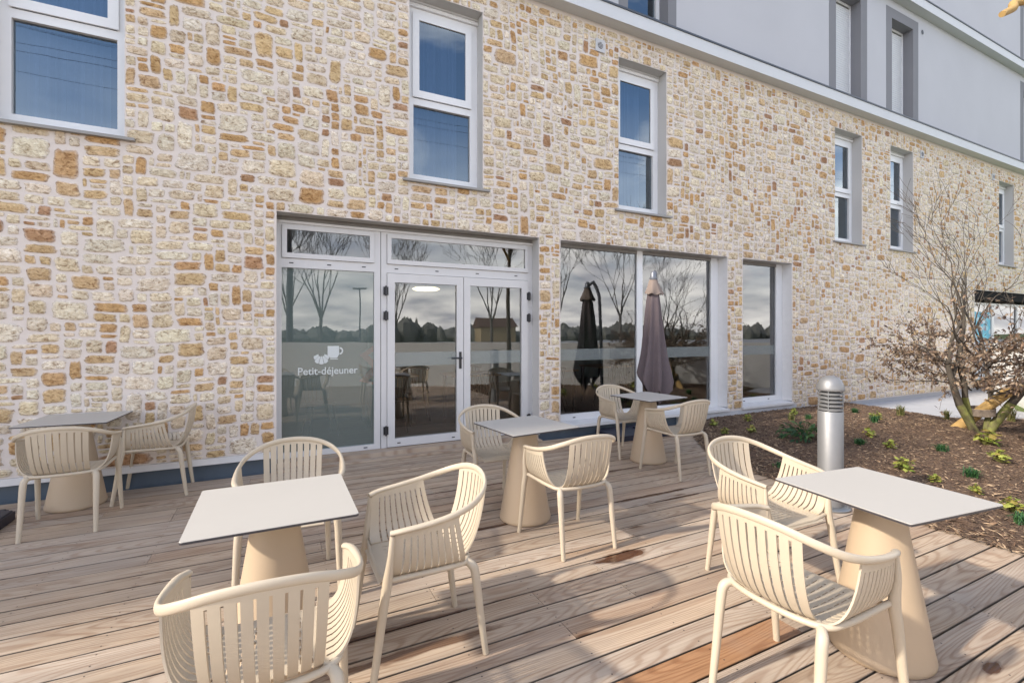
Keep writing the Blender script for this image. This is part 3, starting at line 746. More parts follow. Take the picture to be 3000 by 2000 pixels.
# lettering and pictograms on the fixed pane
cu = bpy.data.curves.new('lettering', 'FONT'); cu.body = 'Petit-d\u00e9jeuner'; cu.size = 0.118; cu.offset = 0.0012; cu.space_character = 1.0
to = bpy.data.objects.new('lettering_source', cu); C.objects.link(to)
bpy.context.view_layer.update()
me = bpy.data.meshes.new_from_object(to.evaluated_get(bpy.context.evaluated_depsgraph_get())); bpy.data.objects.remove(to); bpy.data.curves.remove(cu)
co = np.array([v.co[:] for v in me.vertices]); w0, w1 = co[:, 0].min(), co[:, 0].max(); s_ = 0.655 / (w1 - w0)
for v in me.vertices: v.co = ((v.co.x - w0) * s_ + 0.229, ya + 0.026 - WY, v.co.y * s_ * 1.04 + 1.008)
me.materials.append(M['white_decal']); lo = bpy.data.objects.new('lettering', me); C.objects.link(lo); lo.parent = ent
mb = MB(); y = ya + 0.026
mb.add([(0.545, y, 1.335), (0.672, y, 1.335), (0.672, y, 1.235), (0.650, y, 1.195), (0.575, y, 1.195), (0.545, y, 1.23)], [(0, 5, 4, 3, 2, 1)])
ri, ro, n = 0.020, 0.040, 14
vs = []
for j in range(n + 1):
    a = -math.pi / 2 + math.pi * j / n
    vs += [(0.678 + ri * 1.2 * math.cos(a), y, 1.277 + ri * 1.25 * math.sin(a)), (0.678 + ro * math.cos(a), y, 1.277 + ro * 1.1 * math.sin(a))]
mb.add(vs, [(2 * j, 2 * j + 1, 2 * j + 3, 2 * j + 2) for j in range(n)])
mb.box(0.575, 0.660, y, y + 0.001, 1.178, 1.186); bpart(mb, 'cup_icon', M['white_decal'], ent)
mb = MB(); cx, cz = 0.478, 1.222; n = 5
for j in range(n):
    a0 = math.pi + math.pi * j / n + 0.035; a1 = math.pi + math.pi * (j + 1) / n - 0.035
    ri = 0.028 if j == 2 else 0.034; ro = 0.095 if 0 < j < 4 else 0.083
    mb.add([(cx + ri * math.cos(a0), y - .0005, cz + 0.022 + ri * math.sin(a0)), (cx + ro * math.cos(a0), y - .0005, cz + ro * math.sin(a0)), (cx + ro * 1.05 * math.cos((a0 + a1) / 2), y - .0005, cz + ro * 1.05 * math.sin((a0 + a1) / 2)), (cx + ro * math.cos(a1), y - .0005, cz + ro * math.sin(a1)), (cx + ri * math.cos(a1), y - .0005, cz + 0.022 + ri * math.sin(a1))], [(0, 1, 2, 3, 4)])
bpart(mb, 'croissant_icon', M['white_decal'], ent)

# ---- shop windows B and C
def shopwin(x0, x1, mull, gz1=2.745):
    mb = MB(); z0 = 0.193; ya, yb = YF, YF + 0.06
    mb.box(x0 + .002, x0 + 0.06, ya, yb, z0, 2.797); mb.box(x1 - 0.175, x1 - .002, ya, yb, z0, 2.797)
    edges = [x0 + 0.06] + ([mull[0], mull[1]] if mull else []) + [x1 - 0.175]
    if mull: mb.box(mull[0], mull[1], ya, yb, z0, 2.797)
    for a, b in zip(edges[0::2], edges[1::2]):
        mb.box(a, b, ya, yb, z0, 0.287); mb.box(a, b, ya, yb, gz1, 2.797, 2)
        for x in (a + 0.2 * (b - a), a + 0.8 * (b - a)): mb.box(x - 0.022, x + 0.022, ya - 0.003, ya, 0.225, 0.239, 1)
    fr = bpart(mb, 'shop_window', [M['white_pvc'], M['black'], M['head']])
    for a, b in zip(edges[0::2], edges[1::2]):
        pane(a, b, 0.287, gz1, ya + 0.03, M['glass'], fr)
        pane(a, b, 1.075, 1.245, ya + 0.025, M['frost'], fr, 'frosted_band')
        mb = MB(); bars(mb, a, b, 0.287, gz1, 0.012, 0.012, 0.012, 0.012, ya + 0.031, ya + 0.05); bpart(mb, 'gasket', M['black'], fr)
    reveal(x0, x1, 0.19, 2.80, YF + 0.07, fr, 'trim')
    mb = MB(); mb.add([(x0 - 0.02, WY - 0.035, 0.130), (x1 + 0.02, WY - 0.035, 0.130), (x1 + 0.02, YF - 0.001, 0.130), (x0 - 0.02, YF - 0.001, 0.130), (x0 - 0.02, WY - 0.035, 0.170), (x1 + 0.02, WY - 0.035, 0.170), (x1 + 0.02, YF - 0.001, 0.192), (x0 - 0.02, YF - 0.001, 0.192)],
                      [(0, 3, 2, 1), (4, 5, 6, 7), (0, 1, 5, 4), (1, 2, 6, 5), (2, 3, 7, 6), (3, 0, 4, 7)]); bpart(mb, 'window_sill', M['trim'], fr)
shopwin(3.608, 7.018, (5.174, 5.288)); shopwin(7.411, 8.79, None)

# ---- entrance at the far right
mb = MB(); ya, yb = YF, YF + 0.06
bars(mb, 16.345, 21.5, 0.05, 2.30, 0.07, 0.07, 0.1, 0.06, ya, yb); mb.box(17.95, 18.09, ya, yb, 0.15, 2.24); mb.box(19.6, 19.7, ya, yb, 0.15, 2.24)
e2 = bpart(mb, 'glazed_entrance', M['grey_alu'])
mb = MB(); mb.box(16.345, 21.5, WY + 0.02, yb, 2.36, 2.60); bpart(mb, 'dark_lintel', M['lintel'], e2)
for a, b in ((16.415, 17.95), (18.09, 19.6), (19.7, 21.43)): pane(a, b, 0.15, 2.24, ya + 0.03, M['glass'], e2)
mb = MB(); mb.box(16.42, 17.93, ya + 0.022, ya + 0.026, 1.2, 2.05); bpart(mb, 'blue_poster', M['poster'], e2)
mb = MB(); mb.box(16.42, 17.93, ya + 0.022, ya + 0.026, 0.2, 1.19); bpart(mb, 'white_panel', M['wall_white'], e2)

# ---- breakfast room
mb = MB(); y0, y1 = WY + 0.27, WY + 6.5
mb.box(-0.6, 9.6, y0, y1, 0.03, 0.08, 0)
mb.box(-0.7, -0.6, y0, y1, 0.03, 2.9, 1); mb.box(9.6, 9.7, y0, y1, 0.03, 2.9, 1); mb.box(-0.7, 9.7, y1, y1 + .1, 0.03, 2.9, 1)
mb.box(-0.7, 9.7, y0, y1, 2.9, 2.95, 2)
mb.box(7.05, 7.35, y0, y0 + 1.2, 0.08, 2.9, 1); mb.box(0.0, 1.4, WY + 2.6, WY + 2.7, 0.08, 1.6, 3)
bpart(mb, 'breakfast_room', [M['interior_floor'], M['interior_wall'], M['interior_wall'], M['interior_dark']])
mb = MB()
zz = [(1.30, 1.30), (1.10, 1.16), (1.28, 0.98), (1.10, 0.78), (1.36, 0.70)]
for (xa, za), (xb, zb) in zip(zz[:-1], zz[1:]):
    mb.add([(xa, WY + 1.5, za), (xa + 0.12, WY + 1.5, za), (xb + 0.12, WY + 1.5, zb), (xb, WY + 1.5, zb), (xa, WY + 1.53, za), (xa + 0.12, WY + 1.53, za), (xb + 0.12, WY + 1.53, zb), (xb, WY + 1.53, zb)], [(0, 1, 2, 3), (7, 6, 5, 4), (0, 3, 7, 4), (1, 5, 6, 2)])
o = bpart(mb, 'orange_ribbon', M['orange'])
mb = MB(); mb.box(16.0, 22, WY + 0.3, WY + 4, 0.0, 0.04, 0); mb.box(16.0, 22, WY + 3.9, WY + 4, 0.04, 2.7, 0); bpart(mb, 'lobby', [M['interior_dark']])
# ------------------------------------------------------------------ terrace furniture
RIM_H = [(-0.258, 0.185, 0.660), (-0.278, 0.125, 0.672), (-0.287, 0.02, 0.684), (-0.284, -0.09, 0.702), (-0.262, -0.185, 0.728), (-0.205, -0.258, 0.762), (-0.115, -0.298, 0.790), (0.0, -0.312, 0.800)]
RIM = RIM_H + [(-x, y, z) for x, y, z in RIM_H[-2::-1]]
def make_chair():
    root = empty('armchair'); m = M['chair']
    cv = catmull(RIM, 7); k = len(cv); mid = k // 2
    # rim: rounded on the arms, a taller flat band round the back
    ell = []
    for i in range(k):
        b = min(1, max(0, (0.10 - cv[i][1]) / 0.25)); ell.append((0.0150 * (1 - b) + 0.0092 * b, 0.0112 * (1 - b) + 0.0160 * b))
    mb = MB(); mb.tube(cv, 0.01, 12, ell=ell)
    mb.build('rim', m, root, 60)
    back = cv[np.abs(cv[:, 0]) < 0.23]; back = back[np.argsort(back[:, 0])]
    def rim_back(x): return np.array((x, np.interp(x, back[:, 0], back[:, 1]), np.interp(x, back[:, 0], back[:, 2])))
    right = cv[(cv[:, 0] > 0.2)]; right = right[np.argsort(right[:, 1])]
    def rim_side(y): return np.array((np.interp(y, right[:, 1], right[:, 0]), y, np.interp(y, right[:, 1], right[:, 2])))
    # back panel with eight slots
    ns = 9; wd = 0.172; gap = 0.0085; slat = (2 * wd - (ns - 1) * gap) / ns
    us = []; kind = []
    x = -wd
    for i in range(ns):
        us += [x, x + slat * 0.5]; kind += [True, True]; x += slat
        us.append(x); 
        if i < ns - 1: kind.append(False); x += gap
    us = np.array(us); vs = np.array([0.0, 0.05, 0.105, 0.2, 0.3, 0.4, 0.5, 0.6, 0.7, 0.78, 0.86, 0.93, 1.0])
    P = np.zeros((len(us), len(vs), 3))
    for i, x in enumerate(us):
        r0 = rim_back(x); e = (x / wd); yb = -0.165 - 0.02 * (1 - e * e)
        for j, t in enumerate(vs):
            P[i, j] = bez((x, r0[1] + 0.002, r0[2] - 0.004), (x * 0.97, r0[1] + 0.015, 0.62), (x * 0.93, yb - 0.075 + 0.02 * e * e, 0.452), (x * 0.93, yb + 0.03, 0.440), t)
    keep = [[kd or not (1 <= j <= 11) for j in range(len(vs) - 1)] for kd in kind]
    mb = MB(); mb.grid_solid(P, keep, 0.007); mb.build('backrest', m, root, 40)
    # side panels with nine slots each
    for sgn in (1, -1):
        ns = 10; y0, y1 = -0.105, 0.172; gap = 0.0068; fr_ = 0.020; slat = ((y1 - y0) - fr_ - (ns - 1) * gap) / ns
        ys = []; kind = []; y = y0
        for i in range(ns):
            ys += [y, y + slat * 0.5]; kind += [True, True]; y += slat + (fr_ if i == ns - 1 else 0)
            ys.append(y)
            if i < ns - 1: kind.append(False); y += gap
        ys = np.array(ys); vs = np.array([0.0, 0.05, 0.11, 0.2, 0.3, 0.4, 0.5, 0.58, 0.66, 0.74, 0.82, 0.9, 1.0])
        P = np.zeros((len(ys), len(vs), 3))
        for i, y in enumerate(ys):
            r0 = rim_side(y); q = (y - y0) / (y1 - y0); yb = -0.165 + q * 0.355
            for j, t in enumerate(vs):
                P[i, j] = bez((r0[0] - 0.002, y, r0[2] - 0.002), (r0[0] - 0.006, y + (yb - y) * 0.3, 0.57), (0.262, yb, 0.452), (0.175, yb, 0.442), t)
        if sgn < 0: P = P[::-1] * np.array((-1, 1, 1)); kind = kind[::-1]
        keep = [[kd or not (2 <= j <= 11) for j in range(len(vs) - 1)] for kd in kind]
        mb = MB(); mb.grid_solid(P[:, ::-1], [r[::-1] for r in keep], 0.007); mb.build('arm_panel', m, root, 40)
    # seat, pierced with short staggered slots, front edge rolled down
    xs = np.linspace(-0.176, 0.176, 31); ysq = np.concatenate([np.linspace(-0.168, 0.17, 27), [0.188, 0.202, 0.212, 0.218]])
    P = np.zeros((len(xs), len(ysq), 3))
    for i, x in enumerate(xs):
        for j, y in enumerate(ysq):
            z = 0.4425 - 0.012 * (1 - (x / 0.176) ** 2) * (1 - min(1, ((y - 0.0) / 0.17) ** 2))
            if y > 0.17: z -= (y - 0.17) ** 2 * 11
            P[i, j] = (x, y, z)
    keep = [[True] * (len(ysq) - 1) for _ in range(len(xs) - 1)]
    # thin the slot columns
    for i in range(2, 29, 3):
        xc = xs[i]; P[i + 1, :, 0] = xc + 0.0048
        for j in range(2, 24):
            if ((j + (i // 3 % 2) * 2) % 4) != 0: keep[i][j] = False
    mb = MB(); mb.grid_solid(P, keep, 0.009)
    mb.build('seat', m, root, 40)
    # under-frame
    loop = [(-0.238, 0.190, 0.455), (-0.232, 0.05, 0.451), (-0.222, -0.10, 0.447), (-0.188, -0.175, 0.441), (-0.08, -0.212, 0.441), (0.08, -0.212, 0.441), (0.188, -0.175, 0.441), (0.222, -0.10, 0.447), (0.232, 0.05, 0.451), (0.238, 0.190, 0.455)]
    mb = MB(); lp = catmull(loop, 5); mb.tube(lp, 0.0125, 10); mb.tube([(-0.238, 0.190, 0.440), (-0.12, 0.200, 0.424), (0.12, 0.200, 0.424), (0.238, 0.190, 0.440)], 0.011, 10)
    mb.build('under_frame', m, root, 60)
    for sx in (-1, 1):
        mb = MB(); pth = catmull([(sx * 0.260, 0.178, 0.650), (sx * 0.262, 0.186, 0.56), (sx * 0.248, 0.196, 0.455), (sx * 0.252, 0.212, 0.36), (sx * 0.258, 0.238, 0.18), (sx * 0.265, 0.265, 0.001)], 4)
        rr = np.interp(pth[:, 2], [0.0, 0.40, 0.46, 0.55, 0.65], [0.0145, 0.0205, 0.0215, 0.0140, 0.011]); mb.tube(pth, list(rr), 12); mb.build('leg', m, root, 60)
        mb = MB(); pth = catmull([(sx * 0.150, -0.150, 0.432), (sx * 0.182, -0.180, 0.434), (sx * 0.199, -0.202, 0.420), (sx * 0.204, -0.217, 0.375), (sx * 0.208, -0.24, 0.19), (sx * 0.212, -0.265, 0.001)], 4)
        rr = np.interp(pth[:, 2], [0.0, 0.37, 0.42, 0.44], [0.0145, 0.0208, 0.0205, 0.016]); mb.tube(pth, list(rr), 12); mb.build('leg', m, root, 60)
    return root
CH = [
    (-1.43, 4.845, 2, 'beige slatted armchair seen from behind beside the dark navy slab at the wall table', 'wall'),
    (-1.00, 5.45, 91, 'beige slatted armchair with its back to the glazed entrance, drawn up to the wall table', 'wall'),
    (0.085, 3.10, 176, 'beige slatted armchair on the far side of the largest cream tabletop, facing the viewer', 'near'),
    (0.614, 2.25, 90, 'beige slatted armchair turned sideways at the right end of the largest cream tabletop', 'near'),
    (-0.02, 1.79, -2, 'beige slatted armchair nearest the viewer, cut by the bottom edge, back turned to us', 'near'),
    (1.735, 3.84, 178, 'beige slatted armchair right in front of the double glass doors, facing out', 'mid'),
    (1.90, 2.895, 0, 'beige slatted armchair with its back to us, next to the wet patch on the boards', 'mid'),
    (3.88, 4.68, 180, 'beige slatted armchair between the closed parasol and the stone pier, farthest of all the chairs', 'far'),
    (3.853, 3.775, 0, 'beige slatted armchair beside the planting bed at the table below the closed parasol', 'far'),
    (2.645, 1.86, 178, 'beige slatted armchair standing in front of the steel bollard, sunlit seat open to us', 'right'),
    (1.93, 1.22, -88, 'large beige slatted armchair at bottom right, overlapping the conical pedestal next to it', 'right'),
]
GRP = {'wall': 'chairs of the wall table', 'near': 'chairs of the near table', 'mid': 'chairs of the middle table', 'far': 'chairs of the parasol table', 'right': 'chairs of the bollard table'}
proto = make_chair()
for i, (x, y, a, lab, g_) in enumerate(CH):
    o = proto if i == 0 else copy_tree(proto)
    o.location = (x, y, 0.0005); o.rotation_euler = (0, 0, R(a)); group_of(o, lab, 'armchair', 'beige armchairs on the terrace')

def make_table():
    root = empty('cafe_table'); s_ = 0.31
    mb = MB(); n = 5; rc = 0.012; out = []
    for cx, cy, a0 in ((s_ - rc, s_ - rc, 0), (-s_ + rc, s_ - rc, 90), (-s_ + rc, -s_ + rc, 180), (s_ - rc, -s_ + rc, 270)):
        for j in range(n): a = R(a0 + 90 * j / (n - 1)); out.append((cx + rc * math.cos(a), cy + rc * math.sin(a)))
    k = len(out)
    vs = [(x, y, 0.7385) for x, y in out] + [(x, y, 0.7475) for x, y in out] + [(x * 0.997, y * 0.997, 0.75) for x, y in out]
    mb.add(vs, [tuple(range(k))[::-1]] + [(j, (j + 1) % k, (j + 1) % k + k, j + k) for j in range(k)], 1)
    b = len(mb.v) - 3 * k
    mb.f += [(b + k + j, b + k + (j + 1) % k, b + 2 * k + (j + 1) % k, b + 2 * k + j) for j in range(k)] + [tuple(b + 2 * k + j for j in range(k))]; mb.m += [0] * (k + 1)
    mb.build('tabletop', [M['top'], M['topedge']], root)
    mb = MB(); mb.lathe([(0.2, 0.001), (0.205, 0.006), (0.207, 0.02), (0.204, 0.035), (0.198, 0.06), (0.150, 0.34), (0.116, 0.54), (0.090, 0.70), (0.088, 0.736)], 56); mb.build('pedestal', M['cone'], root, 50)
    mb = MB(); mb.box(-0.16, 0.16, -0.02, 0.02, 0.729, 0.7382); mb.box(-0.02, 0.02, -0.16, -0.021, 0.729, 0.7382); mb.box(-0.02, 0.02, 0.021, 0.16, 0.729, 0.7382); mb.build('top_bracket', M['topedge'], root)
    return root
TB = [(-1.545, 5.375, -4, 'greyish square cafe table in the shade against the stone wall'),
      (0.0, 2.35, 0, 'cream square cafe table with three armchairs, largest in the view'),
      (1.811, 3.394, 6, 'cream square cafe table in front of the double glass doors'),
      (3.90, 4.255, 5.5, 'square cafe table below the closed mauve parasol'),
      (2.561, 1.233, -6.6, 'cream square cafe table in front of the steel bollard, edge over the bark bed')]
tp = make_table()
for i, (x, y, a, lab) in enumerate(TB):
    o = tp if i == 0 else copy_tree(tp)
    o.location = (x, y, 0.0005); o.rotation_euler = (0, 0, R(a)); group_of(o, lab, 'cafe table', 'square cafe tables on the terrace')

# bollard light
b = empty('bollard_light', (4.255, 2.42, 0), 0, 'brushed steel bollard light with domed louvred head behind the right table', 'bollard light')
mb = MB(); mb.lathe([(0.095, 0.028), (0.095, 0.822), (0.092, 0.826)], 48); mb.box(-0.004, 0.004, -0.0965, -0.0935, 0.79, 0.798); mb.build('shaft', M['steel'], b, 40)
mb = MB(); mb.lathe([(0.145, 0.004), (0.145, 0.014), (0.14, 0.018), (0.097, 0.027)], 40)
for a in range(4): mb.lathe([(0.009, 0.015), (0.009, 0.03)], 8, (0.122 * math.cos(a * math.pi / 2 + .6), 0.122 * math.sin(a * math.pi / 2 + .6)))
mb.build('base_flange', M['steel_dull'], b, 40)
mb = MB(); mb.lathe([(0.100, 1.000), (0.1025, 1.004), (0.102, 1.020), (0.096, 1.054), (0.082, 1.087), (0.058, 1.111), (0.03, 1.124), (0.004, 1.128)], 48); mb.build('dome', M['steel'], b, 50)
for q in range(5):
    z = 0.842 + q * 0.033; mb = MB(); mb.lathe([(0.060, z + 0.012), (0.089, z - 0.006), (0.093, z - 0.006), (0.093, z + 0.003), (0.062, z + 0.018)], 40); mb.build('louvre', M['steel'], b, 40)
mb = MB(); mb.lathe([(0.052, 0.827), (0.052, 0.999)], 24); mb.build('lamp_tube', simple('opal_tube', (0.55, 0.56, 0.57), 0.3), b, 60)
for a in (20, 110, 200, 290): mb = MB(); mb.tube([(0.0885 * math.cos(R(a)), 0.0885 * math.sin(R(a)), 0.826), (0.0885 * math.cos(R(a)), 0.0885 * math.sin(R(a)), 1.0)], 0.005, 8); mb.build('louvre_post', M['steel_dull'], b, 60)

# closed parasol
PX, PY = 4.80, 5.13
b = empty('parasol', (PX, PY, 0), 0, 'closed mauve cantilever parasol in front of the large shop window', 'parasol')
def folds(prof, n, nf, amp, ph, hem=0.0, tw=0.0):
    """folded cloth: prof = (radius, z) rows, nf pleats"""
    P = np.zeros((n + 1, len(prof), 3)); 
    for i in range(n + 1):
        a = 2 * math.pi * i / n
        for j, (r, z) in enumerate(prof):
            q = 0.5 + 0.5 * math.cos(nf * (a + tw * j / len(prof)) + ph); q = q ** 1.6
            f_ = (j / (len(prof) - 1)); rr = r * (1 - amp * f_ ** 0.5 * (1 - q)) * (1 + 0.10 * math.sin(a + 1.0) * f_ + 0.07 * math.sin(3 * a + 4 * f_))
            P[i, j] = (rr * math.cos(a), rr * 0.85 * math.sin(a), z - hem * (j == len(prof) - 1) * (0.9 * (1 - q)) - (hem * 0.55 * math.sin(a + 2.9) * f_ ** 3))
    return P
mb = MB(); P = folds([(0.06, 2.13), (0.095, 1.98), (0.125, 1.75), (0.145, 1.55), (0.17, 1.35), (0.20, 1.15), (0.245, 0.97), (0.27, 0.86), (0.255, 0.78)], 96, 6, 0.58, 2.1, 0.20, 0.5)
mb.grid_solid(P, [[True] * 8] * 96, 0.004); mb.build('canopy', M['cloth'], b, 75)
mb = MB(); P = folds([(0.050, 2.245), (0.070, 2.20), (0.098, 2.13), (0.138, 2.055), (0.142, 2.045)], 64, 6, 0.14, 2.1, 0.02); mb.grid_solid(P, [[True] * 4] * 64, 0.004); mb.build('canopy_vent', M['cloth_cap'], b, 75)
mb = MB(); mb.lathe([(0.055, 2.235), (0.06, 2.25), (0.06, 2.262), (0.045, 2.27), (0.04, 2.33), (0.02, 2.36)], 20); mb.tube([(0.02, 0.01, 2.30), (0.08, 0.06, 2.35), (0.12, 0.10, 2.25), (0.13, 0.16, 2.1)], [0.028, 0.035, 0.03, 0.028], 10); mb.build('hub', M['pole'], b, 50)
mb = MB(); mb.tube([(0.13, 0.16, 2.12), (0.145, 0.20, 1.2), (0.15, 0.22, 0.08)], 0.027, 14); mb.tube([(0.25, 0.04, 1.0), (0.16, 0.2, 0.55)], 0.017, 10); mb.tube([(0.02, 0.02, 2.2), (0.02, 0.02, 0.62)], 0.016, 10); mb.tube([(0.02, 0.02, 0.66), (0.14, 0.2, 0.40)], 0.014, 10); mb.build('pole', M['pole'], b, 50)
mb = MB(); mb.box(-0.62, 0.50, -0.02, 0.53, 0.004, 0.075); mb.box(-0.05, 0.30, 0.08, 0.38, 0.075, 0.10); mb.build('foot', M['navy'], b)
def slab(name, x0, x1, y0, y1, h, m, lab, cat):
    bm = bmesh.new(); bmesh.ops.create_cube(bm, size=1)
    for v in bm.verts: v.co = ((v.co.x) * (x1 - x0), (v.co.y) * (y1 - y0), (v.co.z + 0.5) * h)
    bmesh.ops.bevel(bm, geom=[e for e in bm.edges if abs(e.verts[0].co.z - e.verts[1].co.z) > h * .5], offset=0.06, segments=5, affect='EDGES')
    bmesh.ops.bevel(bm, geom=[e for e in bm.edges if e.verts[0].co.z > h * .9 and e.verts[1].co.z > h * .9], offset=0.012, segments=3, affect='EDGES')
    me = bpy.data.meshes.new(name); bm.to_mesh(me); bm.free(); me.materials.append(m)
    o = bpy.data.objects.new(name, me); C.objects.link(o); o.location = ((x0 + x1) / 2, (y0 + y1) / 2, 0.003); return group_of(o, lab, cat)
slab('navy_slab', -2.62, -1.865, 4.55, 5.235, 0.078, M['navy'], 'dark navy slab lying on the boards at the left edge by the wall table', 'base slab')

# ------------------------------------------------------------------ trees and plants
def grow(mb, tips, p, d, r, L, depth, rnd, up=0.12, spread=0.6, seg=5, kids=(2, 3), ratio=0.68, jit=0.16, sides=7, minr=0.0022, col=None):
    pts = [p.copy()]; rad = [r]; dirs = [d.copy()]
    for i in range(seg):
        d = (d + Vector((rnd.gauss(0, jit), rnd.gauss(0, jit), rnd.gauss(0, jit) + up))).normalized(); p = p + d * (L / seg)
        pts.append(p.copy()); rad.append(max(minr * 0.7, r * (1 - 0.55 * (i + 1) / seg))); dirs.append(d.copy())
    mb.tube(pts, rad, max(4, sides), col=col, cap=True)
    for q, dd in zip(pts[1:], dirs[1:]): tips.append((q, dd, depth))
    if depth == 0: return
    for i in range(rnd.randint(*kids)):
        k = rnd.randint(2, seg) if i else seg
        dd = dirs[k]; ax = Vector((rnd.gauss(0, 1), rnd.gauss(0, 1), rnd.gauss(0, 0.6))); ax = (ax - dd * ax.dot(dd)).normalized()
        nd = (dd + ax * rnd.uniform(0.5, 1.2) * spread).normalized()
        grow(mb, tips, pts[k], nd, max(minr, rad[k] * 0.72), L * ratio * rnd.uniform(0.75, 1.2), depth - 1, rnd, up, spread, max(3, seg - 1), kids, ratio, jit, max(4, sides - 1), minr, col)
def leaf(mb, p, d, n, L, w_, col, fold=0.25):
    d = Vector(d).normalized(); s_ = d.cross(Vector(n)); s_ = s_.normalized() if s_.length > 1e-4 else Vector((1, 0, 0)); nn = s_.cross(d)
    a = Vector(p); m_ = a + d * L * 0.5; t = a + d * L - nn * L * 0.2
    mb.add([a, m_ + s_ * w_ + nn * w_ * fold, t, m_ - s_ * w_ + nn * w_ * fold, m_], [(0, 1, 4), (1, 2, 4), (2, 3, 4), (3, 0, 4)], 0, col)

rnd = random.Random(77)
tr = empty('hornbeam_tree', (8.85, 3.03, 0.05), 0, 'multi-stemmed young tree keeping brown dry leaves, in the bark bed', 'tree')
mb = MB(); tips = []
stems = [((-0.05, 0, -0.03), (-0.42, 0.22, 0.85), 0.050, 1.15), ((0.05, -0.02, -0.03), (0.30, -0.42, 0.9), 0.056, 1.2), ((-0.01, 0.05, -0.03), (-0.10, 0.16, 1.0), 0.040, 1.2), ((0.03, -0.04, -0.03), (0.22, -0.05, 1.0), 0.034, 1.1)]
nst = 0
for p_, d_, r_, L_ in stems:
    mb.tube(catmull([p_, Vector(p_) + Vector(d_).normalized() * 0.25, Vector(p_) + Vector(d_) * 0.55], 4), list(np.linspace(r_ * 1.05, r_ * 0.95, 9)), 12)
nst = len(mb.f)
for p_, d_, r_, L_ in stems:
    p_ = Vector(p_) + Vector(d_) * 0.54; r_ *= 0.92
    grow(mb, tips, Vector(p_), Vector(d_).normalized(), r_, L_, 4, rnd, up=0.10, spread=0.62, seg=6, kids=(3, 3), ratio=0.70, jit=0.13, sides=9, minr=0.0030)
for q in range(26):     # low sideways twigs carrying most of the dead leaves
    a = rnd.uniform(0, 6.28); h = rnd.uniform(0.5, 1.15); base = Vector((0.12 * math.cos(a), 0.12 * math.sin(a), h))
    grow(mb, tips, base, Vector((math.cos(a), math.sin(a), 0.35)).normalized(), 0.013, 0.85, 2, rnd, up=0.03, spread=0.75, seg=5, kids=(3, 4), ratio=0.62, jit=0.15, sides=5, minr=0.0025)
mb.m = [0 if i_ < nst else 1 for i_ in range(len(mb.f))]; mb.build('trunk', [M['moss'], M['bark_dark']], tr, 60)
mb = MB(); LB = [(0.22, 0.140, 0.090), (0.28, 0.195, 0.13), (0.13, 0.085, 0.06), (0.36, 0.27, 0.19), (0.09, 0.06, 0.048)]
cand = [t for t in tips if t[2] <= 2 and 0.42 < t[0].z < 2.0]
for q in range(13000):
    p_, d_, _ = rnd.choice(cand)
    if rnd.random() > math.exp(-((p_.z - 1.0) / 0.50) ** 2): continue
    if p_.z < 0.92 and math.hypot(p_.x - 0.1, p_.y + 0.25) < 0.5 or p_.z < 0.62 and p_.x > -0.3: continue
    if 0.895 * p_.x - 0.446 * p_.y < -1.22 or 0.895 * p_.x - 0.446 * p_.y < -0.75 and rnd.random() < 0.5: continue
    dd = Vector((rnd.gauss(0, 1), rnd.gauss(0, 1), rnd.gauss(-0.7, 0.7))); c = rnd.choice(LB); f_ = rnd.uniform(.75, 1.25)
    leaf(mb, p_ + Vector((rnd.gauss(0, .02), rnd.gauss(0, .02), rnd.gauss(0, .02))), dd, (rnd.gauss(0, 1), rnd.gauss(0, 1), 1), rnd.uniform(0.04, 0.08), rnd.uniform(0.009, 0.018), tuple(t * f_ for t in c) + (1,), rnd.uniform(-.2, .9))
mb.build('crown', M['leaf'], tr)

# stake tied to the tree
st = empty('wooden_stake', (8.88, 3.40, 0.03), 0, 'yellowish sawn-off log leaning through the young tree as a tied stake', 'stake')
mb = MB(); mb.tube([(0.0, 0.0, -0.05), (0.06, -0.36, 0.36), (0.12, -0.72, 0.77)], [0.072, 0.069, 0.066], 16, cap=False); mb.build('log', M['cut_wood'], st, 60)
mb = MB(); ax = Vector((0.06, -0.36, 0.41)).normalized(); mb.tube([Vector((0.12, -0.72, 0.77)) - ax * 0.004, Vector((0.12, -0.72, 0.77)) + ax * 0.006], [0.067, 0.062], 16); mb.build('sawn_end', M['cut_end'], st)
mb = MB()
for q in range(6):
    z = 0.31 + q * 0.017; mb.tube([(0.03 + 0.105 * math.cos(a_ * math.pi / 8), -0.37 + 0.14 * math.sin(a_ * math.pi / 8), z + 0.02 * math.cos(a_ * math.pi / 8)) for a_ in range(17)], 0.010, 6)
mb.build('rope_tie', M['tie'], st, 60)

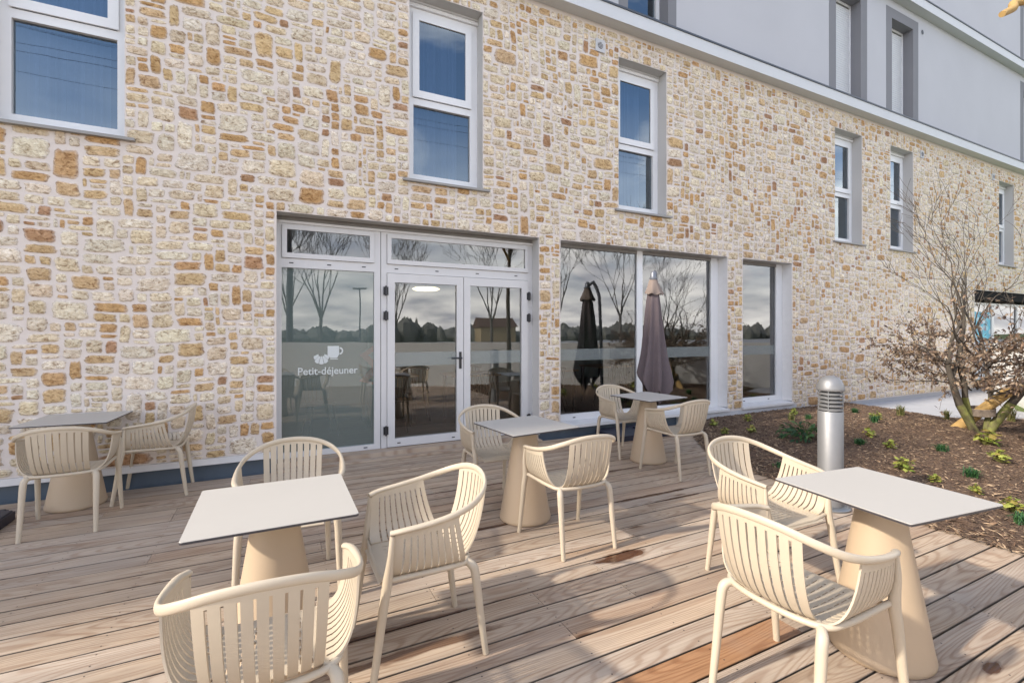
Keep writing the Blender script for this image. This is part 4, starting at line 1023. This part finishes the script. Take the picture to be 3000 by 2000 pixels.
def tuft(name, x, y, kind, s_, lab, seed):
    """small bed plant: 'grass' blades, 'sedge' dense green, 'heuchera' lime rosette, 'shrub' leafy dark"""
    rnd = random.Random(seed); mb = MB(); z0 = 0.0
    if kind in ('grass', 'sedge'):
        n = 120 if kind == 'sedge' else 90
        for q in range(n):
            a = rnd.uniform(0, 6.28); lean = rnd.uniform(0.15, 1.0 if kind == 'sedge' else 0.75); L = s_ * rnd.uniform(0.6, 1.15) * (1.0 if kind == 'sedge' else 1.6)
            c = ((0.045, 0.13, 0.045), (0.065, 0.17, 0.05), (0.03, 0.09, 0.035))[q % 3] if kind == 'sedge' else ((0.20, 0.21, 0.07), (0.30, 0.26, 0.11), (0.12, 0.15, 0.045))[q % 3]
            p0 = Vector((rnd.gauss(0, .02), rnd.gauss(0, .02), z0)); h = Vector((math.cos(a), math.sin(a), 0)); w_ = 0.0042; sd = Vector((-math.sin(a), math.cos(a), 0)) * w_
            p1 = p0 + h * L * 0.35 * lean + Vector((0, 0, L * 0.55)); p2 = p0 + h * L * 0.9 * lean + Vector((0, 0, L * (0.85 - 0.55 * lean)))
            mb.add([p0 - sd, p0 + sd, p1 + sd * .8, p1 - sd * .8, p2], [(0, 1, 2, 3), (3, 2, 4)], 0, (*c, 1))
    elif kind == 'heuchera':
        for q in range(34):
            a = rnd.uniform(0, 6.28); rr = s_ * rnd.uniform(0.1, 0.75); h = s_ * rnd.uniform(0.25, 1.25) * (1.15 - 0.6 * rr / s_)
            p0 = Vector((rr * math.cos(a), rr * math.sin(a), h)); sz = s_ * rnd.uniform(0.28, 0.5); t1 = Vector((math.cos(a), math.sin(a), rnd.uniform(-1.3, .5))).normalized(); t2 = Vector((-math.sin(a), math.cos(a), rnd.uniform(-.2, .2)))
            c = rnd.choice([(0.30, 0.34, 0.05), (0.36, 0.39, 0.08), (0.20, 0.26, 0.04), (0.32, 0.25, 0.06)]); n = 9
            vs = [p0] + [p0 + (t1 * math.cos(j * 6.283 / n) + t2 * math.sin(j * 6.283 / n)) * sz * 0.5 * (1 + 0.22 * math.cos(j * 2.6)) + Vector((0, 0, -0.15 * sz + rnd.uniform(-.06, .06) * sz)) for j in range(n)]
            mb.add(vs, [(0, 1 + j, 1 + (j + 1) % n) for j in range(n)], 0, (*c, 1))
            mb.tube([(0, 0, z0), p0], 0.003, 4, col=(0.2, 0.2, 0.06, 1))
    else:
        for q in range(150):
            a = rnd.uniform(0, 6.28); rr = s_ * math.sqrt(rnd.random()) * 0.9; h = s_ * rnd.uniform(0.15, 0.95) * (1.05 - 0.45 * rr / s_)
            c = rnd.choice([(0.035, 0.10, 0.035), (0.055, 0.14, 0.04), (0.025, 0.07, 0.03), (0.09, 0.17, 0.05)])
            leaf(mb, (rr * math.cos(a), rr * math.sin(a), h), (math.cos(a) * .8 + rnd.gauss(0, .4), math.sin(a) * .8 + rnd.gauss(0, .4), rnd.gauss(0, .5)), (rnd.gauss(0, .4), rnd.gauss(0, .4), 1), s_ * rnd.uniform(.28, .45), s_ * rnd.uniform(.06, .1), (*c, 1))
        for q in range(14):
            a = rnd.uniform(0, 6.28); mb.tube([(0, 0, z0), (s_ * .6 * math.cos(a), s_ * .6 * math.sin(a), s_ * .7)], 0.004, 4, col=(0.09, 0.10, 0.04, 1))
    o = mb.build(name, M['leaf'], loc=(x, y, max(0.004, bed_z(x, y)))); return group_of(o, lab, 'plant', 'plants in the bark bed')
PL = [
    (7.113, 3.556, 'heuchera', 0.10, 'small lime leafy plant behind a green tuft, just right of the bollard'),
    (6.668, 3.10, 'heuchera', 0.09, 'narrow lime leafy plant in the bark beside a pale wood chip'),
    (5.912, 2.626, 'heuchera', 0.125, 'lime leafy plant in the bark just behind the cream table corner'),
    (5.743, 2.30, 'heuchera', 0.07, 'tiny lime plant peeping over the far edge of the right tabletop'),
    (7.062, 2.26, 'heuchera', 0.12, 'lime leafy plant alone in the bark by the right edge, below the tree'),
    (7.958, 2.68, 'heuchera', 0.17, 'widest lime leafy clump, right at the foot of the young tree'),
    (5.648, 1.958, 'heuchera', 0.07, 'small yellow plant in the bark above the right corner of the tabletop'),
    (6.57, 3.39, 'sedge', 0.115, 'dark green grassy tuft in front of a lime plant, nearest the bollard'),
    (7.018, 2.747, 'sedge', 0.125, 'round green grassy tuft in mid bed, between two lime plants'),
    (6.218, 2.195, 'sedge', 0.14, 'spreading green grassy tuft behind the middle of the right tabletop edge'),
    (5.079, 1.50, 'sedge', 0.125, 'bright green grassy tuft at the right edge beside the end of the boards'),
    (5.30, 1.62, 'heuchera', 0.10, 'lime leafy plant touching the green tuft at the right edge of the view'),
    (8.315, 4.087, 'sedge', 0.17, 'dark green tuft on the bark mound between bollard and young tree'),
    (8.8, 4.3, 'heuchera', 0.12, 'lime plant on the far side of the bark mound, below the stone wall'),
    (4.873, 3.285, 'sedge', 0.085, 'small green tuft seen through the opening of the armchair by the bollard'),
    (6.315, 3.95, 'shrub', 0.27, 'broad-leaved dark green shrub just left of the bollard'),
    (6.095, 5.193, 'heuchera', 0.09, 'lime plant close to the white plinth beside the farthest armchairs'),
    (6.801, 5.143, 'heuchera', 0.10, 'lime plant close to the white plinth under the stone pier'),
    (5.795, 4.75, 'heuchera', 0.08, 'yellow-green plant at the corner of boards and bark, beside a chair'),
    (6.172, 4.612, 'heuchera', 0.10, 'yellow-green plant in the dark bark midway between chair and shrub'),
    (8.055, 5.193, 'heuchera', 0.10, 'lime plant under the narrow shop window, close to the bollard head'),
    (7.39, 4.80, 'grass', 0.10, 'thin straw-green grass in the bark below the narrow shop window'),
    (9.726, 4.359, 'grass', 0.17, 'straw-coloured grass clump along the pale path, left of the tree'),
    (9.0, 5.2, 'grass', 0.17, 'straw-coloured grass clump at the foot of the stones behind the bollard'),
    (9.9, 3.80, 'grass', 0.15, 'straw-coloured grass clump along the path, touching the tree crown'),
    (10.75, 3.30, 'grass', 0.22, 'tall straw-coloured grass clump to the right of the tree trunks'),
    (10.3, 2.9, 'sedge', 0.20, 'green tuft below the tall straw grass at the right edge'),
    (7.75, 4.75, 'sedge', 0.11, 'green tuft beside the bollard shaft, under the louvred head'),
    (9.35, 4.9, 'sedge', 0.13, 'green tuft between two straw grass clumps at the path edge'),
]
NM = {'heuchera': 'lime_plant', 'sedge': 'sedge_tuft', 'grass': 'grass_clump', 'shrub': 'leafy_shrub'}
for i, (x, y, kd, s_, lab) in enumerate(PL): tuft(NM[kd], x, y, kd, s_, lab, 100 + i)

# bare tree standing just outside the frame on the right: one branch tip reaches in at the top corner
rnd = random.Random(8)
tr = empty('bare_tree', (5.6, 0.35, 0.02), 0, 'pale bare branch reaching in at the top right corner', 'tree')
mb = MB(); tips = []
mb.tube(catmull([(0, 0, 0), (0.02, 0.02, 1.2), (-0.02, 0.03, 2.4), (0.02, 0.0, 3.6)], 5), list(np.linspace(0.07, 0.04, 16)), 12)
mb.build('trunk', M['bark_dark'], tr, 60)
def ray(px, py, depth):
    th = R(26.5); f = np.array((math.sin(th), math.cos(th))); r = np.array((math.cos(th), -math.sin(th)))
    q = depth * f + depth * (px - 1500) / 1390 * r; return Vector((q[0], q[1], 1.5 + (972 - py) * depth / 1390))
L0 = Vector((5.6, 0.35, 0.02))
a0 = ray(2936, 42, 3.2) - L0; a1 = ray(2968, 26, 3.25) - L0; a2 = ray(3010, 2, 3.3) - L0; a3 = Vector((0.02, 0.0, 3.35))
mb = MB(); mb.tube(catmull([a0, a1, a2, a2 * .5 + a3 * .5 + Vector((0, 0, .12)), a3], 5), list(np.linspace(0.020, 0.036, 21)), 10); mb.build('branch', M['cut_wood'], tr, 60)
mb = MB(); tips = []
for q in range(4):
    a = rnd.uniform(-1.2, 0.6); grow(mb, tips, Vector((0.02, 0, 3.5)), Vector((math.cos(a) * .5, math.sin(a) * .5, 1)).normalized(), 0.03, 1.0, 3, rnd, up=0.1, spread=0.6, minr=0.004)
mb.build('crown', M['bark_dark'], tr, 60)

# low white wall beyond the path
mb = MB(); p0, p1 = Vector((17.2, 5.64)), Vector((-4.0, -4.92)); d = (p1 - p0).normalized(); n = Vector((-d.y, d.x)) * 0.12
mb.add([(*(p0 - n), -0.06), (*(p1 - n), -0.06), (*(p1 + n), -0.06), (*(p0 + n), -0.06), (*(p0 - n), 1.2), (*(p1 - n), 1.2), (*(p1 + n), 1.2), (*(p0 + n), 1.2)], [(0, 3, 2, 1), (4, 5, 6, 7), (0, 1, 5, 4), (1, 2, 6, 5), (2, 3, 7, 6), (3, 0, 4, 7)])
o = mb.build('low_wall', M['wall_white']); group_of(o, 'low white rendered wall beyond the path behind the tree', 'wall')

# ------------------------------------------------------------------ inside the breakfast room
def make_inner_chair():
    root = empty('spindle_chair'); m = M['interior_wood']
    mb = MB(); mb.lathe([(0.19, 0.43), (0.21, 0.44), (0.21, 0.455), (0.19, 0.46)], 20); mb.build('seat', m, root, 50)
    for sx in (-1, 1):
        for sy in (-1, 1): mb = MB(); mb.tube([(sx * .13, sy * .13, .43), (sx * .2, sy * .21, 0)], [.017, .012], 8); mb.build('leg', m, root, 60)
    mb = MB()
    for q in range(7):
        x = (q - 3) * 0.052; mb.tube([(x, -.17 + abs(x) * .2, .45), (x * 1.25, -.235 + abs(x) * .25, .80)], .008, 6)
    mb.tube(catmull([(-.22, -.17, .79), (-.12, -.225, .81), (0, -.24, .82), (.12, -.225, .81), (.22, -.17, .79)], 4), .018, 8); mb.build('backrest', m, root, 60)
    return root
ic = make_inner_chair()
for i, (x, y, a) in enumerate([(0.55, 7.0, 190), (1.55, 6.9, -20), (2.05, 7.6, 170), (2.75, 6.75, 10), (3.0, 7.7, 160), (4.2, 7.0, 20), (4.75, 7.8, 200), (5.6, 7.2, 80), (6.4, 7.5, -60)]):
    o = ic if i == 0 else copy_tree(ic)
    o.location = (x, y, 0.08); o.rotation_euler = (0, 0, R(a)); group_of(o, 'dark spindle-back chair inside, seen through the ground floor glass', 'chair', 'dark chairs inside the breakfast room')
def make_inner_table():
    root = empty('dining_table')
    mb = MB(); mb.box(-.4, .4, -.35, .35, .72, .75); mb.build('tabletop', M['interior_table'], root)
    for sx in (-1, 1):
        for sy in (-1, 1): mb = MB(); mb.box(sx * .34 - .025, sx * .34 + .025, sy * .29 - .025, sy * .29 + .025, 0, .7195); mb.build('leg', M['interior_wood'], root)
    return root
it = make_inner_table()
for i, (x, y) in enumerate([(1.6, 7.6), (2.85, 7.25), (4.45, 7.4), (6.0, 7.8)]):
    o = it if i == 0 else copy_tree(it)
    o.location = (x, y, 0.08); group_of(o, 'oak dining table inside, seen through the ground floor glass', 'table', 'dining tables inside the breakfast room')
pl = empty('pendant_lamp', (1.95, 6.7, 2.1), 0, 'glowing oval pendant lamp inside behind the left glass door', 'lamp')
mb = MB(); mb.lathe([(0.16, 0.0), (0.20, 0.02), (0.16, 0.04)], 28); mb.build('lamp_shade', M['lamp'], pl, 50)
mb = MB(); mb.tube([(0, 0, 0.04), (0, 0, 0.80)], 0.004, 6); mb.build('cord', M['black'], pl)

# ------------------------------------------------------------------ what the panes mirror: the far side of the car park
rnd = random.Random(31)
def make_bare_tree(seed, H_):
    r_ = random.Random(seed); root = empty('bare_tree'); mb = MB(); tips = []
    mb.tube([(0, 0, -0.2), (0.02, 0, H_ * .3)], [H_ * .012, H_ * .009], 8); mb.build('trunk', M['far_bark'], root, 60); mb = MB()
    for q in range(5): a = q * 1.26; grow(mb, tips, Vector((0.02, 0, H_ * .28)), Vector((math.cos(a) * .45, math.sin(a) * .45, 1)).normalized(), H_ * .006, H_ * .30, 4, r_, up=0.12, spread=0.55, seg=4, kids=(3, 3), ratio=0.72, jit=0.12, sides=5, minr=0.008)
    mb.build('crown', M['far_bark'], root, 60); return root
protos = [make_bare_tree(s, 7.0) for s in (3, 9)]
spots = [(-3.6, -7.5, .8), (-1.2, -9.0, .95), (1.6, -8.2, 1.0), (0.6, -15, 1.1), (5.0, -10.5, .9), (9.5, -9.5, 1.0), (15, -12, 1.2), (22, -15, 1.3)]
for i, (x, y, s_) in enumerate(spots):
    o = protos[i % 2] if i < 2 else copy_tree(protos[i % 2])
    o.location = (x, y, 0); o.scale = (s_,) * 3; o.rotation_euler = (0, 0, i * 1.9); group_of(o, 'leafless tree mirrored in the ground floor panes', 'tree', 'leafless trees mirrored in the panes')
mb = MB(); r_ = random.Random(4)
for q in range(700):
    x = r_.uniform(-90, 150); y = r_.uniform(-74, -64); h = r_.uniform(0.9, 1.6) + 2.6 * abs(math.sin(x * 0.07) * math.sin(x * 0.19 + 1)) * r_.uniform(.5, 1.1); w_ = r_.uniform(0.6, 1.7); n = 9; vs = []
    for j in range(4):
        for i in range(n):
            a = 6.283 * i / n; rr = w_ * (0.9, 1.1, .85, .15)[j] * r_.uniform(.75, 1.2); vs.append((x + rr * math.cos(a), y + rr * math.sin(a), (-.2, h * .4, h * .75, h)[j] * r_.uniform(.9, 1.1)))
    mb.add(vs, [(j * n + i, j * n + (i + 1) % n, (j + 1) * n + (i + 1) % n, (j + 1) * n + i) for j in range(3) for i in range(n)] + [tuple(3 * n + i for i in range(n))])
o = mb.build('far_woods', M['far_green']); o['kind'] = 'stuff'
h = empty('house', (33, -61, 0), 0.2, 'small ochre house mirrored in the large shop window', 'house')
mb = MB(); mb.box(-3, 3, -3, 3, -0.2, 2.4); mb.build('wall', M['ochre'], h)
mb = MB(); mb.add([(-3.3, -3.3, 2.3), (3.3, -3.3, 2.3), (3.3, 3.3, 2.3), (-3.3, 3.3, 2.3), (-3.3, 0, 3.9), (3.3, 0, 3.9)], [(0, 1, 5, 4), (2, 3, 4, 5), (1, 2, 5), (3, 0, 4), (0, 3, 2, 1)]); mb.build('roof', M['roof'], h)
up = empty('utility_pole', (0.55, -11, 0), 0, 'dark utility pole mirrored in the left transom pane', 'utility pole')
mb = MB(); mb.tube([(0, 0, -0.2), (0, 0, 11)], [0.14, 0.10], 10); mb.build('mast', M['dark_line'], up)
mb = MB()
for x0 in (-60,):
    for q, (dy, z) in enumerate([(-.3, 10.8), (.3, 10.8), (-8, 14), (-8.5, 14.2), (-12, 18), (-12.6, 18.2), (-20, 22), (-20.6, 22)]):
        mb.tube([(x, dy + (x + 60) * 0.03, z + 1.6 * ((x / 60) ** 2 - 1) * (1 if q > 1 else .5) + 0.9) for x in range(-60, 91, 10)], 0.007, 5)
mb.build('wires', M['dark_line'], up)
def lamp_post(x, y, lab):
    o = empty('street_lamp', (x, y, 0), 0, lab, 'street lamp')
    mb = MB(); mb.tube([(0, 0, -.2), (0, 0, 4.4)], [0.06, 0.045], 10); mb.build('mast', M['dark_line'], o, 60)
    mb = MB(); mb.box(-.45, .45, -.12, .12, 4.4, 4.5); mb.build('lamp_head', M['dark_line'], o); return o
lamp_post(5.2, -22, 'dark street lamp mirrored in the left glass door'); lamp_post(8.2, -30, 'smaller dark street lamp mirrored beside the first in the left door')
